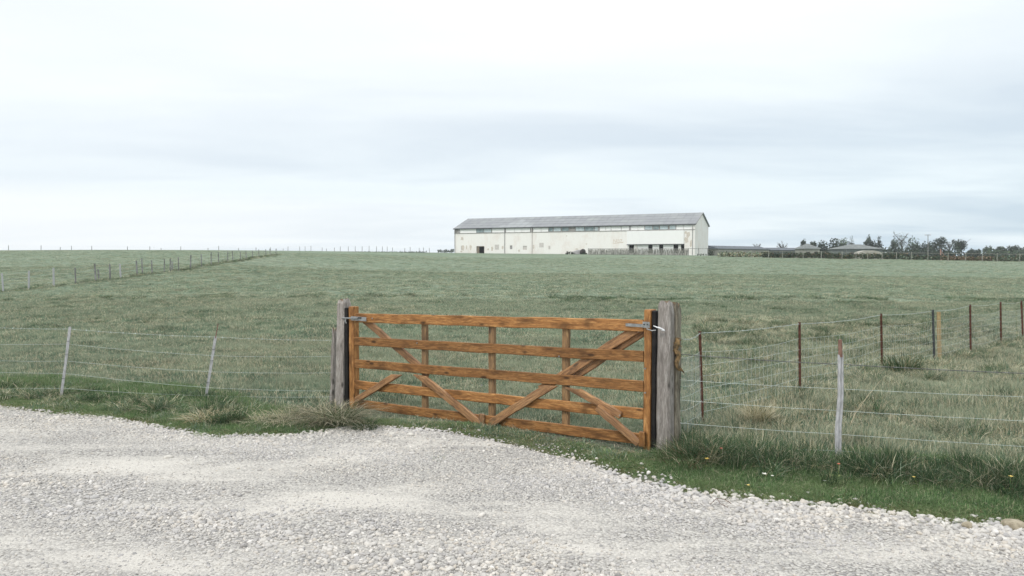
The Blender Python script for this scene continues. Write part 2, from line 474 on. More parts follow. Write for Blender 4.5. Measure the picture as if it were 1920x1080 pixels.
def build_road():
    xs = np.concatenate([np.linspace(-60, -9, 60)[:-1], np.linspace(-9, 7, 520), np.linspace(7, 60, 60)[1:]])
    ts = np.linspace(0, 1, 60) ** 1.3
    v = []; f = []
    e = edge(xs)
    ylow = np.minimum(e - 9.0, -3.0)
    X = np.repeat(xs[None], len(ts), 0); Y = e[None] + (ylow - e)[None] * ts[:, None]
    Z = ground(X, Y) + 0.008 + (fbm(X, Y, 0.5, 9, 3) - 0.5) * 0.018
    Z[0] -= 0.03
    vv = np.stack([X.ravel(), Y.ravel(), Z.ravel()], 1)
    ny, nx = X.shape
    idx = np.arange(ny * nx).reshape(ny, nx)
    ff = np.stack([idx[1:, :-1].ravel(), idx[1:, 1:].ravel(), idx[:-1, 1:].ravel(), idx[:-1, :-1].ravel()], 1)
    m, nt, b = new_mat('gravel_bed', 0.95, 0.15)
    tc = nt.nodes.new('ShaderNodeTexCoord'); P = tc.outputs['Object']
    vo = nt.nodes.new('ShaderNodeTexVoronoi'); vo.inputs['Scale'].default_value = 55
    nt.links.new(P, vo.inputs['Vector'])
    sepc = nt.nodes.new('ShaderNodeSeparateColor'); nt.links.new(vo.outputs['Color'], sepc.inputs[0])
    c = ramp(nt, sepc.outputs[0], [(0.0, (0.30, 0.29, 0.285)), (0.5, (0.43, 0.415, 0.39)), (1.0, (0.56, 0.54, 0.505))])
    gap = ramp(nt, vo.outputs['Distance'], [(0.5, 0.0), (0.75, 0.8)])
    c = mixc(nt, gap, c, (0.15, 0.14, 0.13))  # contact shade between pebbles, painted into the bed colour
    dustn = noise(nt, mapping(nt, P, (0.35, 1.1, 1), (0, 0, 0), (0, 0, R(23))), 1.6, 5, 0.6, 0.3)
    dust = ramp(nt, dustn, [(0.45, 0.0), (0.63, 0.8)])
    fine = noise(nt, P, 160, 3, 0.6)
    c = mixc(nt, dust, c, ramp(nt, fine, [(0.35, (0.44, 0.42, 0.385)), (0.6, (0.68, 0.65, 0.60))]))
    nt.links.new(c, b.inputs['Base Color'])
    h = mth(nt, 'SUBTRACT', 1.0, vo.outputs['Distance'])
    h = mth(nt, 'ADD', mth(nt, 'MULTIPLY', h, mth(nt, 'SUBTRACT', 1.0, mth(nt, 'MULTIPLY', dust, 0.8))), mth(nt, 'MULTIPLY', fine, 0.25))
    bump(nt, b, h, 0.8, 0.01)
    me = bpy.data.meshes.new('gravel_road')
    me.from_pydata(vv.tolist(), [], ff.tolist())
    me.polygons.foreach_set('use_smooth', [True] * len(me.polygons))
    me.materials.append(m)
    o = bpy.data.objects.new('gravel_road', me); COL.objects.link(o)
    tag(o, kind='structure')
build_road()

# ------------------------------------------------------------------ scatter (geometry nodes; only for what nobody could count)
def scatter(name, pts, rot, scl, idx, protos, label, cat):
    n = len(pts)
    me = bpy.data.meshes.new(name)
    me.vertices.add(n)
    me.vertices.foreach_set('co', np.asarray(pts, np.float32).ravel())
    a = me.attributes.new('rot', 'FLOAT_VECTOR', 'POINT'); a.data.foreach_set('vector', np.asarray(rot, np.float32).ravel())
    a = me.attributes.new('scl', 'FLOAT_VECTOR', 'POINT'); a.data.foreach_set('vector', np.asarray(scl, np.float32).ravel())
    a = me.attributes.new('idx', 'INT', 'POINT'); a.data.foreach_set('value', np.asarray(idx, np.int32))
    o = bpy.data.objects.new(name, me); COL.objects.link(o)
    g = bpy.data.node_groups.new(name + '_scatter', 'GeometryNodeTree')
    g.interface.new_socket('Geometry', in_out='INPUT', socket_type='NodeSocketGeometry')
    g.interface.new_socket('Geometry', in_out='OUTPUT', socket_type='NodeSocketGeometry')
    gi = g.nodes.new('NodeGroupInput'); go = g.nodes.new('NodeGroupOutput')
    join = g.nodes.new('GeometryNodeJoinGeometry')
    for p in reversed(protos):        # a join lists its last link first
        oi = g.nodes.new('GeometryNodeObjectInfo'); oi.inputs[0].default_value = p
        gti = g.nodes.new('GeometryNodeGeometryToInstance')
        g.links.new(oi.outputs['Geometry'], gti.inputs[0]); g.links.new(gti.outputs[0], join.inputs[0])
    iop = g.nodes.new('GeometryNodeInstanceOnPoints')
    iop.inputs['Pick Instance'].default_value = True
    def na(nm, dt):
        q = g.nodes.new('GeometryNodeInputNamedAttribute'); q.data_type = dt; q.inputs[0].default_value = nm
        return q.outputs[0]
    g.links.new(gi.outputs[0], iop.inputs['Points'])
    g.links.new(join.outputs[0], iop.inputs['Instance'])
    g.links.new(na('idx', 'INT'), iop.inputs['Instance Index'])
    g.links.new(na('rot', 'FLOAT_VECTOR'), iop.inputs['Rotation'])
    g.links.new(na('scl', 'FLOAT_VECTOR'), iop.inputs['Scale'])
    g.links.new(iop.outputs[0], go.inputs[0])
    md = o.modifiers.new('scatter', 'NODES'); md.node_group = g
    tag(o, label, cat, kind='stuff')
    return o

def blades(n, rad, hmin, hmax, wd, pal, lean=0.5, segs=2, seed=0, pow_=0.7):
    r = random.Random(seed)
    v = []; f = []; c = []
    for _ in range(n):
        a = r.uniform(0, 2 * math.pi); q = rad * r.random() ** pow_
        bx, by = q * math.cos(a), q * math.sin(a)
        h = r.uniform(hmin, hmax)
        la = a + r.gauss(0, 0.9); ln = abs(r.gauss(lean, 0.3)) * h
        fa = r.uniform(0, math.pi)
        wx, wy = math.cos(fa) * wd / 2, math.sin(fa) * wd / 2
        col = pal[r.randrange(len(pal))]; k = r.uniform(0.75, 1.25); col = tuple(min(x * k, .8) for x in col)
        k0 = len(v)
        for s in range(segs + 1):
            t = s / segs
            ox = math.cos(la) * ln * t * t; oy = math.sin(la) * ln * t * t; z = h * t * (1 - 0.5 * t * min(ln / h, 1.25))
            if s < segs:
                ww = 1 - 0.45 * t
                v += [(bx + ox - wx * ww, by + oy - wy * ww, z), (bx + ox + wx * ww, by + oy + wy * ww, z)]; c += [col, col]
            else:
                v.append((bx + ox, by + oy, z)); c.append(col)
        for s in range(segs - 1):
            f.append((k0 + 2 * s, k0 + 2 * s + 1, k0 + 2 * s + 3, k0 + 2 * s + 2))
        f.append((k0 + 2 * segs - 2, k0 + 2 * segs - 1, k0 + 2 * segs))
    return v, f, c

GREEN = [(0.115, 0.205, 0.085), (0.155, 0.25, 0.10), (0.085, 0.165, 0.07), (0.22, 0.30, 0.15)]
GREY = [(0.125, 0.20, 0.13), (0.19, 0.265, 0.18), (0.085, 0.155, 0.10), (0.27, 0.325, 0.235)]
STRAW = [(0.48, 0.44, 0.31), (0.58, 0.54, 0.41), (0.38, 0.34, 0.21)]

def rand_pts(n, dmin, dmax, margin=1.5, dens_pow=1.0):
    """points over the wedge of country in front, with a margin to each side"""
    y = np.sqrt(rng.uniform(dmin ** 2, dmax ** 2, n))
    x = rng.uniform(-1, 1, n) * (y * 0.72 + margin)
    return x, y

GATE_A = (-1.97, 9.2); gnx, gny = 0.587, 0.81
# field grass
protos = []
for k in range(6):
    pal = GREY * 4 + (STRAW[:1] if k < 3 else STRAW * 4)
    v, f, c = blades(46, 0.13, 0.035, 0.10, 0.006, pal, 0.7, 2, 100 + k)
    protos.append(mesh_obj('grass_tuft', v, f, M['grass_field'], cols=c, link=False))
P_ = []; S_ = []; 
for (n, d0, d1, s0, s1, hs) in [(38000, 6.5, 17, 0.8, 1.3, 1.0), (34000, 16, 34, 1.2, 1.9, 0.75), (30000, 32, 75, 1.8, 3.0, 0.42), (20000, 72, 150, 2.5, 4.0, 0.25)]:
    x, y = rand_pts(n, d0, d1)
    y_e = edge(x)
    ok = y > y_e + 0.1
    vzone = np.interp(x, [-14, -6.0, -3.8, -2.6, -2.1, -1.0, 0.6, 1.2, 1.6, 2.8, 4.5, 9], [1.7, 1.4, 1.5, 1.1, 0.3, 0.2, 0.3, 0.6, 1.0, 1.3, 1.4, 1.4])
    ok &= (y > y_e + vzone) | (rng.random(n) < 0.12)
    # thin over bare patches
    ok &= rng.random(n) < 0.35 + 1.3 * fbm(x, y, 0.5 * s0, 31, 2)
    x = x[ok]; y = y[ok]
    s = rng.uniform(s0, s1, len(x))
    hh = s * hs * (0.55 + 0.9 * fbm(x, y, 1.1 * s0, 33, 2))
    pad = np.clip((x - (1.2 + (y - 7) * 0.55)) / 1.0, 0, 1) * np.clip((22 - y) / 6, 0, 1)
    hh = hh * (1 + pad * (0.2 + 2.2 * np.clip(fbm(x, y, 0.55, 38, 2) - 0.42, 0, 1)))
    gd = np.abs((x - GATE_A[0]) * gnx + (y - GATE_A[1]) * gny); hh = hh * np.where((x > -2.4) & (x < 1.6), np.clip(0.3 + gd / 1.5, 0, 1), 1)
    z = ground(x, y) - 0.004
    P_.append(np.stack([x, y, z], 1)); S_.append(np.stack([s, s, hh], 1))
P_ = np.concatenate(P_); S_ = np.concatenate(S_)
rt = np.zeros_like(P_); rt[:, 2] = rng.uniform(0, 6.28, len(P_)); rt[:, 0] = rng.normal(0, .1, len(P_)); rt[:, 1] = rng.normal(0, .1, len(P_))
xq, yq = P_[:, 0], P_[:, 1]
straw_p = 0.58 + 0.4 * np.clip((fbm(xq, yq, 2.5, 151, 3) - 0.5) * 6, 0, 1) + 0.45 * (np.clip((xq - (1.2 + (yq - 7) * 0.5)), 0, 1) * (yq < 24))
scatter('meadow_grass', P_, rt, S_, np.where(rng.random(len(P_)) < straw_p, rng.integers(3, 6, len(P_)), rng.integers(0, 3, len(P_))), protos, 'grey green cropped pasture grass covering the field behind the gate', 'grass')

# verge grass: short, green, along the road
protos = []
for k in range(5):
    v, f, c = blades(46, 0.09, 0.025, 0.075, 0.0045, GREEN * 4 + STRAW[:1], 0.6, 2, 200 + k)
    protos.append(mesh_obj('verge_tuft', v, f, M['grass_verge'], cols=c, link=False))
for k in range(2):
    v, f, c = blades(40, 0.09, 0.02, 0.06, 0.0045, [(0.30, 0.25, 0.13), (0.22, 0.20, 0.09), (0.20, 0.22, 0.10)], 0.8, 2, 260 + k)
    protos.append(mesh_obj('verge_tuft', v, f, M['grass_verge'], cols=c, link=False))
n = 52000
x = rng.uniform(-13, 9, n)
# inner limit of the verge follows the fences
vx = np.array([-14, -6.0, -3.8, -2.6, -2.1, -1.0, 0.6, 1.2, 1.6, 2.8, 4.5, 9]); vw = np.array([1.9, 1.6, 1.7, 1.3, 0.5, 0.45, 0.6, 0.9, 1.2, 1.5, 1.6, 1.6])
wv = np.interp(x, vx, vw)
t = rng.random(n) ** 0.9
y = edge(x) - 0.05 + t * wv * 1.15
ok = rng.random(n) < np.clip(1.25 - t * 0.5, 0, 1)
# trodden, stony gap beneath the gate and by the right post
bare = (x > -1.9) & (x < 1.25)
gl_d = np.abs((x + 1.97) * 0.587 + (y - 9.2) * 0.81)
ok &= ~(bare & (rng.random(n) < 0.6 * np.exp(-(gl_d / 0.3) ** 2)))
ok &= ~(bare & (rng.random(n) < 0.35 + 0.5 * (fbm(x, y, 0.35, 44, 2) > 0.5)))
x = x[ok]; y = y[ok]; t = t[ok]
P_ = np.stack([x, y, ground(x, y) - 0.004], 1)
s = rng.uniform(0.8, 1.3, len(x))
hh = s * (0.45 + 0.75 * np.clip(t * 1.6, 0, 1)) * (0.6 + 0.9 * fbm(x, y, 0.5, 52, 2))
hh = hh * np.where((x > -2.2) & (x < 1.35), 0.45, 1)
S_ = np.stack([s, s, hh], 1)
rt = np.zeros_like(P_); rt[:, 2] = rng.uniform(0, 6.28, len(P_))
dry = (rng.random(len(P_)) < 0.75 * np.exp(-(t / 0.16) ** 2) + 0.05 + 0.45 * ((x > -1.9) & (x < 1.2)))
scatter('verge_grass', P_, rt, S_, np.where(dry, 5 + rng.integers(0, 2, len(P_)), rng.integers(0, 5, len(P_))), protos, 'short bright green grass verge between the gravel road and the fences', 'grass')

# rank long grass along the foot of the right-hand roadside fence and in front of the left one
protos = []
for k in range(5):
    pal = [(0.05, 0.095, 0.045), (0.08, 0.14, 0.065), (0.045, 0.08, 0.04), (0.12, 0.18, 0.09)] * 4 + GREY[:1] + (STRAW if k % 2 else STRAW[2:])
    v, f, c = blades(80, 0.09, 0.10, 0.27, 0.0042, pal, 0.5, 4, 300 + k)
    protos.append(mesh_obj('long_tuft', v, f, M['tussock'], cols=c, link=False))
for k in range(2):
    v, f, c = blades(60, 0.10, 0.10, 0.24, 0.0055, STRAW * 2 + GREY, 0.8, 4, 320 + k)
    protos.append(mesh_obj('long_tuft', v, f, M['tussock'], cols=c, link=False))
def band(pts, n, wd):
    pts = np.array(pts, float)
    seg = rng.integers(0, len(pts) - 1, n * 3); t = rng.random(n * 3)
    ln = np.hypot(*(pts[1:] - pts[:-1]).T); seg = rng.choice(len(pts) - 1, n, p=ln / ln.sum()); t = rng.random(n)
    p = pts[seg] * (1 - t[:, None]) + pts[seg + 1] * t[:, None]
    return p[:, 0] + rng.normal(0, wd, n) * 0.4, p[:, 1] + rng.normal(0, wd, n)
X1, Y1 = band([(1.50, 6.75), (1.9, 6.55), (2.4, 6.25), (3.0, 6.05), (3.8, 5.75), (6.0, 5.1), (9, 4)], 2300, 0.17)
X2, Y2 = band([(-2.2, 8.75), (-2.9, 8.45), (-4.0, 8.8), (-6, 9.5), (-11, 11.6)], 620, 0.28)
X3, Y3 = band([(1.5, 7.2), (2.3, 7.6), (3.9, 9.6), (6.4, 12.8), (13, 19)], 420, 0.35)
fpt = []
for q_ in (5, 100, 180, 285, 335, 410, 475, 520):
    v_ = at(q_, 500, float(np.interp(q_, [5, 53, 100, 141, 180, 226, 285, 335, 378, 410, 437, 475, 500, 520], [46, 47.5, 49, 51, 53, 57, 62, 65, 70, 77, 86, 100, 112, 122]))); fpt.append((v_.x, v_.y))
X4, Y4 = band(fpt, 520, 0.9)
yy5 = np.sqrt(rng.uniform(6.6 ** 2, 24 ** 2, 9000)); xx5 = rng.uniform(0, 1, 9000) * (yy5 * 0.75 + 1.5)
k5 = (xx5 > 1.7 + (yy5 - 7) * 0.25) & (fbm(xx5, yy5, 0.9, 131, 3) > 0.50)
X5 = xx5[k5]; Y5 = yy5[k5]
yy6 = np.sqrt(rng.uniform(9.5 ** 2, 38 ** 2, 9000)); xx6 = rng.uniform(-1, 1, 9000) * (yy6 * 0.75 + 1.5)
k6 = (fbm(xx6, yy6, 1.6, 141, 3) > 0.575)
X6 = xx6[k6]; Y6 = yy6[k6]
X = np.concatenate([X1, X2, X3, X4, X5, X6]); Y = np.concatenate([Y1, Y2, Y3, Y4, Y5, Y6])
hk = np.concatenate([np.full(len(X1), 0.82), np.full(len(X2), .55), np.full(len(X3), .6), np.full(len(X4), .32), np.full(len(X5), .52), np.full(len(X6), .24)])
ok = (Y > edge(X) + 0.2) & ~((X > -1.95) & (X < 1.45))
X = X[ok]; Y = Y[ok]; hk = hk[ok]
s = rng.uniform(0.7, 1.15, len(X)) * np.clip(0.8 + Y / 25, 1.0, 2.6)
P_ = np.stack([X, Y, ground(X, Y) - 0.01], 1)
S_ = np.stack([s, s, s * hk * (0.25 + 1.4 * fbm(X, Y, 0.35, 61, 2)) * rng.uniform(.7, 1.3, len(X))], 1)
rt = np.zeros_like(P_); rt[:, 2] = rng.uniform(0, 6.28, len(P_)); rt[:, 0] = rng.normal(0, .15, len(P_)); rt[:, 1] = rng.normal(0, .15, len(P_))
scatter('long_grass', P_, rt, S_, np.where((np.arange(len(P_)) >= len(P_) - 99999) & (Y > 7.0) & (X > 1.3) & (Y < 26) & (rng.random(len(P_)) < .72) | (Y <= 7.0) & (rng.random(len(P_)) < .24) | (X < 1.3) & (Y > 8) & (rng.random(len(P_)) < .45), 5 + rng.integers(0, 2, len(P_)), rng.integers(0, 5, len(P_))), protos, 'dark green rank long grass along the foot of the wire fences', 'grass')

# gravel
def rock_mesh(seed, sub=1, sq=(1, 0.8, 0.55), amp=0.16):
    import bmesh
    bm = bmesh.new()
    bmesh.ops.create_icosphere(bm, subdivisions=sub, radius=1.0)
    r = random.Random(seed)
    ax = [(Vector((r.gauss(0, 1), r.gauss(0, 1), r.gauss(0, 1))).normalized(), r.uniform(0.6, 0.95)) for _ in range(5)]
    for v in bm.verts:
        p = v.co.copy()
        for a, k in ax:
            d = p.dot(a)
            if d > k: p -= a * (d - k) * 0.8
        p *= 1 + r.uniform(-amp, amp) * 0.5
        v.co = Vector((p.x * sq[0], p.y * sq[1], p.z * sq[2]))
    vs = [v.co[:] for v in bm.verts]; fs = [[q.index for q in f.verts] for f in bm.faces]
    bm.free()
    return vs, fs
m, nt, b = new_mat('gravel_stone', 0.9, 0.2)
oi = nt.nodes.new('ShaderNodeObjectInfo')
ge = nt.nodes.new('ShaderNodeNewGeometry')
c = ramp(nt, oi.outputs['Random'], [(0.0, (0.17, 0.165, 0.16)), (0.05, (0.34, 0.325, 0.315)), (0.4, (0.49, 0.47, 0.445)), (0.7, (0.62, 0.59, 0.545)), (0.88, (0.52, 0.47, 0.405)), (1.0, (0.76, 0.73, 0.69))])
f = noise(nt, ge.outputs['Position'], 60, 3, 0.6)
c = mixc(nt, ramp(nt, f, [(0.35, 0.35), (0.6, 0.0)]), c, (0.40, 0.38, 0.35))
f = noise(nt, mapping(nt, ge.outputs['Position'], (0.5, 0.9, 1), (0, 0, 0), (0, 0, R(23))), 1.1, 3, 0.5)
c = mixc(nt, ramp(nt, f, [(0.42, 0.30), (0.58, 0.0)]), c, (0.44, 0.44, 0.46))
nt.links.new(c, b.inputs['Base Color'])
M['gravel'] = m
protos = []
for k in range(8):
    vs, fs = rock_mesh(400 + k, 2 if k < 4 else 1, (1, random.uniform(0.65, 0.9), random.uniform(0.45, 0.65)))
    protos.append(mesh_obj('gravel_stone', vs, fs, M['gravel'], smooth=(k % 2 == 0), link=False))
n = 400000
y = np.sqrt(rng.uniform(3.2 ** 2, 11.5 ** 2, n)); x = rng.uniform(-1, 1, n) * (y * 0.72 + 1.0)
e = edge(x); v_ = vroad(x, y)
wob = (fbm(x, y, 0.9, 71, 3) - 0.5) * 0.5
def trk(c, wd): return np.exp(-((v_ + wob - c) / wd) ** 2)
track = np.clip(trk(1.12, 0.32) + trk(2.75, 0.42) * 0.8 + 0.35 * trk(1.9, 0.15), 0, 1)
inside = y < e + rng.normal(0, 0.05, n)
# stray stones over the trodden grass by the gate and along the edge
stray = (y < e + np.abs(rng.normal(0, 0.16, n)) + 0.25 * ((x > 0.2) & (x < 1.3))) & (rng.random(n) < 0.10)
clus = fbm(x, y, 0.45, 81, 3)
p = (1 - track * 0.93) * np.clip((clus - 0.25) * 2.6, 0.12, 1)
ok = (inside & (rng.random(n) < p)) | stray
x = x[ok]; y = y[ok]; track = track[ok]; clus = clus[ok]; e = e[ok]; v_ = v_[ok]
edge_k = np.exp(-np.clip(e - y, 0, 9) / 0.35)
# coarser at the right edge and in the near crown
coarse = np.clip(0.25 + 0.8 * np.exp(-((v_ - 2.05) / 0.4) ** 2) + 1.5 * np.exp(-np.clip(e - y, 0, 9) / 0.55) * np.clip((x - 0.3) / 1.2, 0.1, 1) + 0.3 * edge_k + 0.6 * (fbm(x, y, 1.1, 91, 2) - 0.5), 0.05, 1.5) * (1 - 0.5 * track)
sz = np.exp(rng.normal(0, 0.38, len(x))) * (0.0046 + 0.0086 * coarse)
sz = np.clip(sz, 0.004, 0.034); sz = np.where(y > e + 0.04, sz * 0.72, sz)
zz_ = ground(x, y) + 0.008 + (fbm(x, y, 0.5, 9, 3) - 0.5) * 0.018 + sz * 0.12
P_ = np.stack([x, y, zz_], 1)
rt = np.stack([rng.normal(0, .35, len(x)), rng.normal(0, .35, len(x)), rng.uniform(0, 6.28, len(x))], 1)
big = sz > 0.012
ix = np.where(big, rng.integers(0, 8, len(x)), rng.integers(0, 8, len(x)))
scatter('gravel', P_, rt, np.stack([sz] * 3, 1), ix, protos, 'loose pale limestone gravel spread over the road surface', 'gravel')

# ------------------------------------------------------------------ the gate
GR = at(1210, 835, 6.88); GL = at(662, 764, 9.20)
gx = Vector((GR.x - GL.x, GR.y - GL.y, 0)); GLEN = gx.length; gx.normalize()
gn = Vector((gx.y, -gx.x, 0)); 
if gn.y > 0: gn = -gn          # towards the road
UP = Vector((0, 0, 1))
def G(s, t, nn=0.0):
    """s metres from the left (latch) end, t above the bottom rail's underside, nn out towards the road"""
    b_ = GL.lerp(GR, s / GLEN)
    return b_ + UP * t + gn * nn
def inv_gate(px, py):
    """surveyed point on the gate's face plane -> (s, t)"""
    d = ray(px, py); o = Vector((0, 0, CAMZ))
    k = (GL - o).dot(gn) / d.dot(gn)
    p = o + d * k
    s = (p - GL).dot(gx)
    b_ = GL.lerp(GR, s / GLEN)
    return s, p.z - b_.z
gl = Vector((GL.x, GL.y, gz(GL.x, GL.y)))
gate = empty('field_gate', gl, 'orange brown timber five bar field gate with diagonal braces, closed between two grey posts', 'gate')
def gb(name, a, b_, w, t, mat='gate', label=None, **kw):
    o = board(name, a, b_, w, t, gn, M[mat], gate, gl, **kw)
    if label: o['label'] = label
    return o
rails = [(0.0, 0.105), (0.238, 0.343), (0.50, 0.603), (0.775, 0.878), (1.06, 1.172)]
for (a, b_) in rails:
    gb('rail', G(0.045, (a + b_) / 2), G(GLEN - 0.02, (a + b_) / 2), b_ - a, 0.030, segs=16, jit=0.0022)
# stiles
gb('stile', G(0.0, -0.02, -0.025), G(0.0, 1.255, -0.025), 0.085, 0.095, label='latch end stile of the gate')
gb('stile', G(GLEN + 0.022, -0.09, -0.038), G(GLEN + 0.022, 1.265, -0.038), 0.068, 0.125, label='hinge end stile of the gate')
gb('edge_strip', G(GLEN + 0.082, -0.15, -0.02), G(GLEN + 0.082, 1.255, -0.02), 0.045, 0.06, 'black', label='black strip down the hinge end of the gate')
# uprights behind the rails
for px in (789, 914.5, 1052.5):
    s, _ = inv_gate(px, 690)
    s += 0.03
    gb('upright', G(s, 0.02, -0.041), G(s, 1.12, -0.041), 0.075, 0.048, 'upright')
# braces
def brace(pa, pb, off, w=0.085, th=0.038, **kw):
    sa, ta = inv_gate(*pa); sb, tb = inv_gate(*pb)
    return gb('brace', G(sa, ta, off), G(sb, tb, off), w, th, 'brace', **kw)
brace((680, 600), (800, 703), -0.034)
brace((791, 703), (905, 794), 0.035, skew0=True)
brace((925, 792), (1036, 722), 0.035, skew1=True)
brace((1010, 731), (1190, 618), -0.034)
brace((1052, 722), (1208, 620), -0.068, w=0.06)
brace((672, 750), (748, 702), 0.035, w=0.075, skew1=True)
brace((1079, 728), (1168, 778), 0.035, w=0.07, skew0=True)
brace((1126, 762), (1204, 829), 0.066, w=0.07)
s, t = inv_gate(1213, 822)
gb('end_block', G(GLEN + 0.0, 0.0, 0.062), G(GLEN + 0.0, 0.14, 0.062), 0.06, 0.045)
s, t = inv_gate(910, 797)
gb('foot_block', G(s - 0.02, -0.012, 0.034), G(s - 0.02, 0.12, 0.034), 0.07, 0.034, 'brace')
# bolt heads
def boltpart(px, py, off, parent=gate, ploc=gl, r=0.012):
    s, t = inv_gate(px, py)
    mb = MB(); c0 = G(s, t, off) - ploc
    mb.tube([c0, c0 + gn * 0.008], [r, r * 0.8], 8)
    mb.obj('bolt', M['galv'], parent)
for (px, py, off) in [(1189, 824, .0155), (1167, 777, .049), (905, 722, .0155), (1050, 668, .0155), (784, 643, .0155), (868, 750, .049), (885, 757, .049), (700, 597, .0155), (1214, 735, .045), (1214, 690, .045)]:
    boltpart(px, py, off, r=0.009)
# latch (left): plate, bar, catch
mb = MB()
s0, t0 = inv_gate(668, 597)
lp = G(0.03, t0 - 0.02, 0.045) - gl
mb.prism((lp, gx, UP, gn), 0.27, 0.05, 0.006)
lat = mb.obj('latch', M['galv'], gate); lat['label'] = 'galvanised latch on the top rail'
mb = MB(); mb.tube([G(-0.12, t0 + 0.005, 0.055) - gl, G(0.16, t0 + 0.005, 0.060) - gl], 0.010, 8); mb.obj('latch_bar', M['galv'], lat)
mb = MB(); lp2 = G(0.16, t0 + 0.004, 0.051) - gl; mb.prism((lp2, gx, UP, gn), 0.06, 0.018, 0.004); mb.obj('latch_slot', M['darksteel'], lat)
mb = MB(); mb.tube([G(-0.05, t0 - 0.0, 0.06) - gl, G(-0.055, t0 - 0.035, 0.066) - gl, G(-0.04, t0 - 0.06, 0.06) - gl], [0.009, 0.011, 0.008], 8); mb.obj('latch_handle', M['galv'], lat)
# hinge (right)
mb = MB()
s1, t1 = inv_gate(1190, 609)
mb.prism((G(GLEN - 0.20, t1 - 0.014, 0.0165) - gl, gx, UP, gn), 0.195, 0.028, 0.006)
hin = mb.obj('hinge_strap', M['galv'], gate)
mb = MB(); mb.prism((G(GLEN - 0.012, t1 - 0.02, 0.044) - gl, gx, UP, gn), 0.07, 0.055, 0.006); mb.obj('hinge_plate', M['galv'], hin)
mb = MB()
for k in (0.016, 0.05): mb.tube([G(GLEN - 0.012 + k, t1 + 0.01, 0.050) - gl, G(GLEN - 0.012 + k, t1 + 0.01, 0.057) - gl], 0.007, 6)
mb.obj('hinge_bolt', M['darksteel'], hin)
mb = MB(); mb.tube([G(GLEN + 0.03, t1 - 0.03, 0.05) - gl, G(GLEN + 0.085, t1 - 0.045, 0.055) - gl, G(GLEN + 0.12, t1 - 0.04, 0.05) - gl], 0.006, 8); mb.obj('hinge_pin', M['galv'], hin)

# ------------------------------------------------------------------ gate posts
def wood_post(name, base, topz, w, d, ax, label, mat='post', lean=(0, 0), group=None, crown=0.05, seed=0, bw=1.05):
    """old squared post with worn, split top"""
    r = random.Random(seed)
    b0 = Vector((base[0], base[1], gz(base[0], base[1])))
    H = topz - b0.z
    e = empty(name, b0, label, 'post', group)
    ay = Vector((-ax.y, ax.x, 0))
    n = 16
    vs = []; fs = []
    rows = [-0.35, 0.0, 0.12, 0.25, 0.4, 0.55, 0.7, 0.82, 0.92, 0.97, 1.0]
    jit = [(r.uniform(-1, 1), r.uniform(-1, 1)) for _ in rows]
    ring_j = [r.uniform(-1, 1) for _ in range(n)]
    for i, q in enumerate(rows):
        k = bw + (1 - bw) * max(q, 0)
        if q > 0.95: k *= 0.93 if q < 1 else 0.80
        for j in range(n):
            a = 2 * math.pi * (j + 0.5) / n
            cx = max(-1, min(1, math.cos(a) * 1.28)); cy = max(-1, min(1, math.sin(a) * 1.28))
            z = q * H
            if q >= 0.97: z += ring_j[j] * crown * (0.5 if q < 1 else 1)
            p = ax * (cx * w / 2 * k + jit[i][0] * 0.004 + r.uniform(-1, 1) * 0.0025) + ay * (cy * d / 2 * k + jit[i][1] * 0.004 + r.uniform(-1, 1) * 0.0025)
            p += Vector((lean[0] * q, lean[1] * q, z))
            vs.append(p)
    for i in range(len(rows) - 1):
        for j in range(n):
            a0 = i * n + j; a1 = i * n + (j + 1) % n
            fs.append((a0, a1, a1 + n, a0 + n))
    # body local frame rotated so grain runs up: local X = up
    Q = Matrix((UP, ax, ay)).transposed()
    Qi = Q.inverted()
    o = mesh_obj('shaft', [Qi @ v for v in vs], fs, M[mat], e)
    o.matrix_local = Q.to_4x4()
    k0 = (len(rows) - 1) * n
    ring = [vs[k0 + j] for j in range(n)]
    cen = sum((Vector(p) for p in ring), Vector()) / n
    tv = [p for p in ring] + [Vector(ring[j]).lerp(cen, 0.5) + Vector((0, 0, r.uniform(-.5, .6) * crown)) for j in range(n)] + [cen + Vector((0, 0, -crown * 0.2))]
    tf = [(j, (j + 1) % n, n + (j + 1) % n, n + j) for j in range(n)] + [(n + j, n + (j + 1) % n, 2 * n) for j in range(n)]
    mesh_obj('worn_top', tv, tf, M['endgrain'], e)
    return e

lpost = at(638, 742, 9.42)
pl = G(-0.195, 0, 0.0)
tz = at(640, 561, 9.35).z
wp = wood_post('gate_post', (pl.x, pl.y), tz, 0.13, 0.15, gx, 'weathered grey squared timber post at the latch end of the gate', lean=(0.035, 0), seed=1, crown=0.022)
st = board('post_side_board', G(-0.092, -0.05, 0.01), G(-0.078, 1.24, 0.01), 0.052, 0.05, gn, M['black'], wp, wp.location); st['label'] = 'black board along the post side facing the gate'  # added black board, stands in for the dark right face of the post
pr = G(GLEN + 0.192, 0, -0.01)
tz = at(1249, 566, 6.75).z
rp = wood_post('gate_post', (pr.x, pr.y), tz, 0.120, 0.125, gx, 'thick weathered grey timber post at the hinge end of the gate, its top worn round', seed=2, crown=0.016, bw=1.10)
# slab post close behind the hinge post
pb = pr + Vector((0.105, 0.07, 0))
tz2 = at(1264, 572, 6.9).z
wood_post('slab_post', (pb.x, pb.y), tz2, 0.07, 0.10, gx, 'narrow mossy half round slab standing tight behind the hinge post', 'post_dark', seed=3, crown=0.04, bw=1.15)
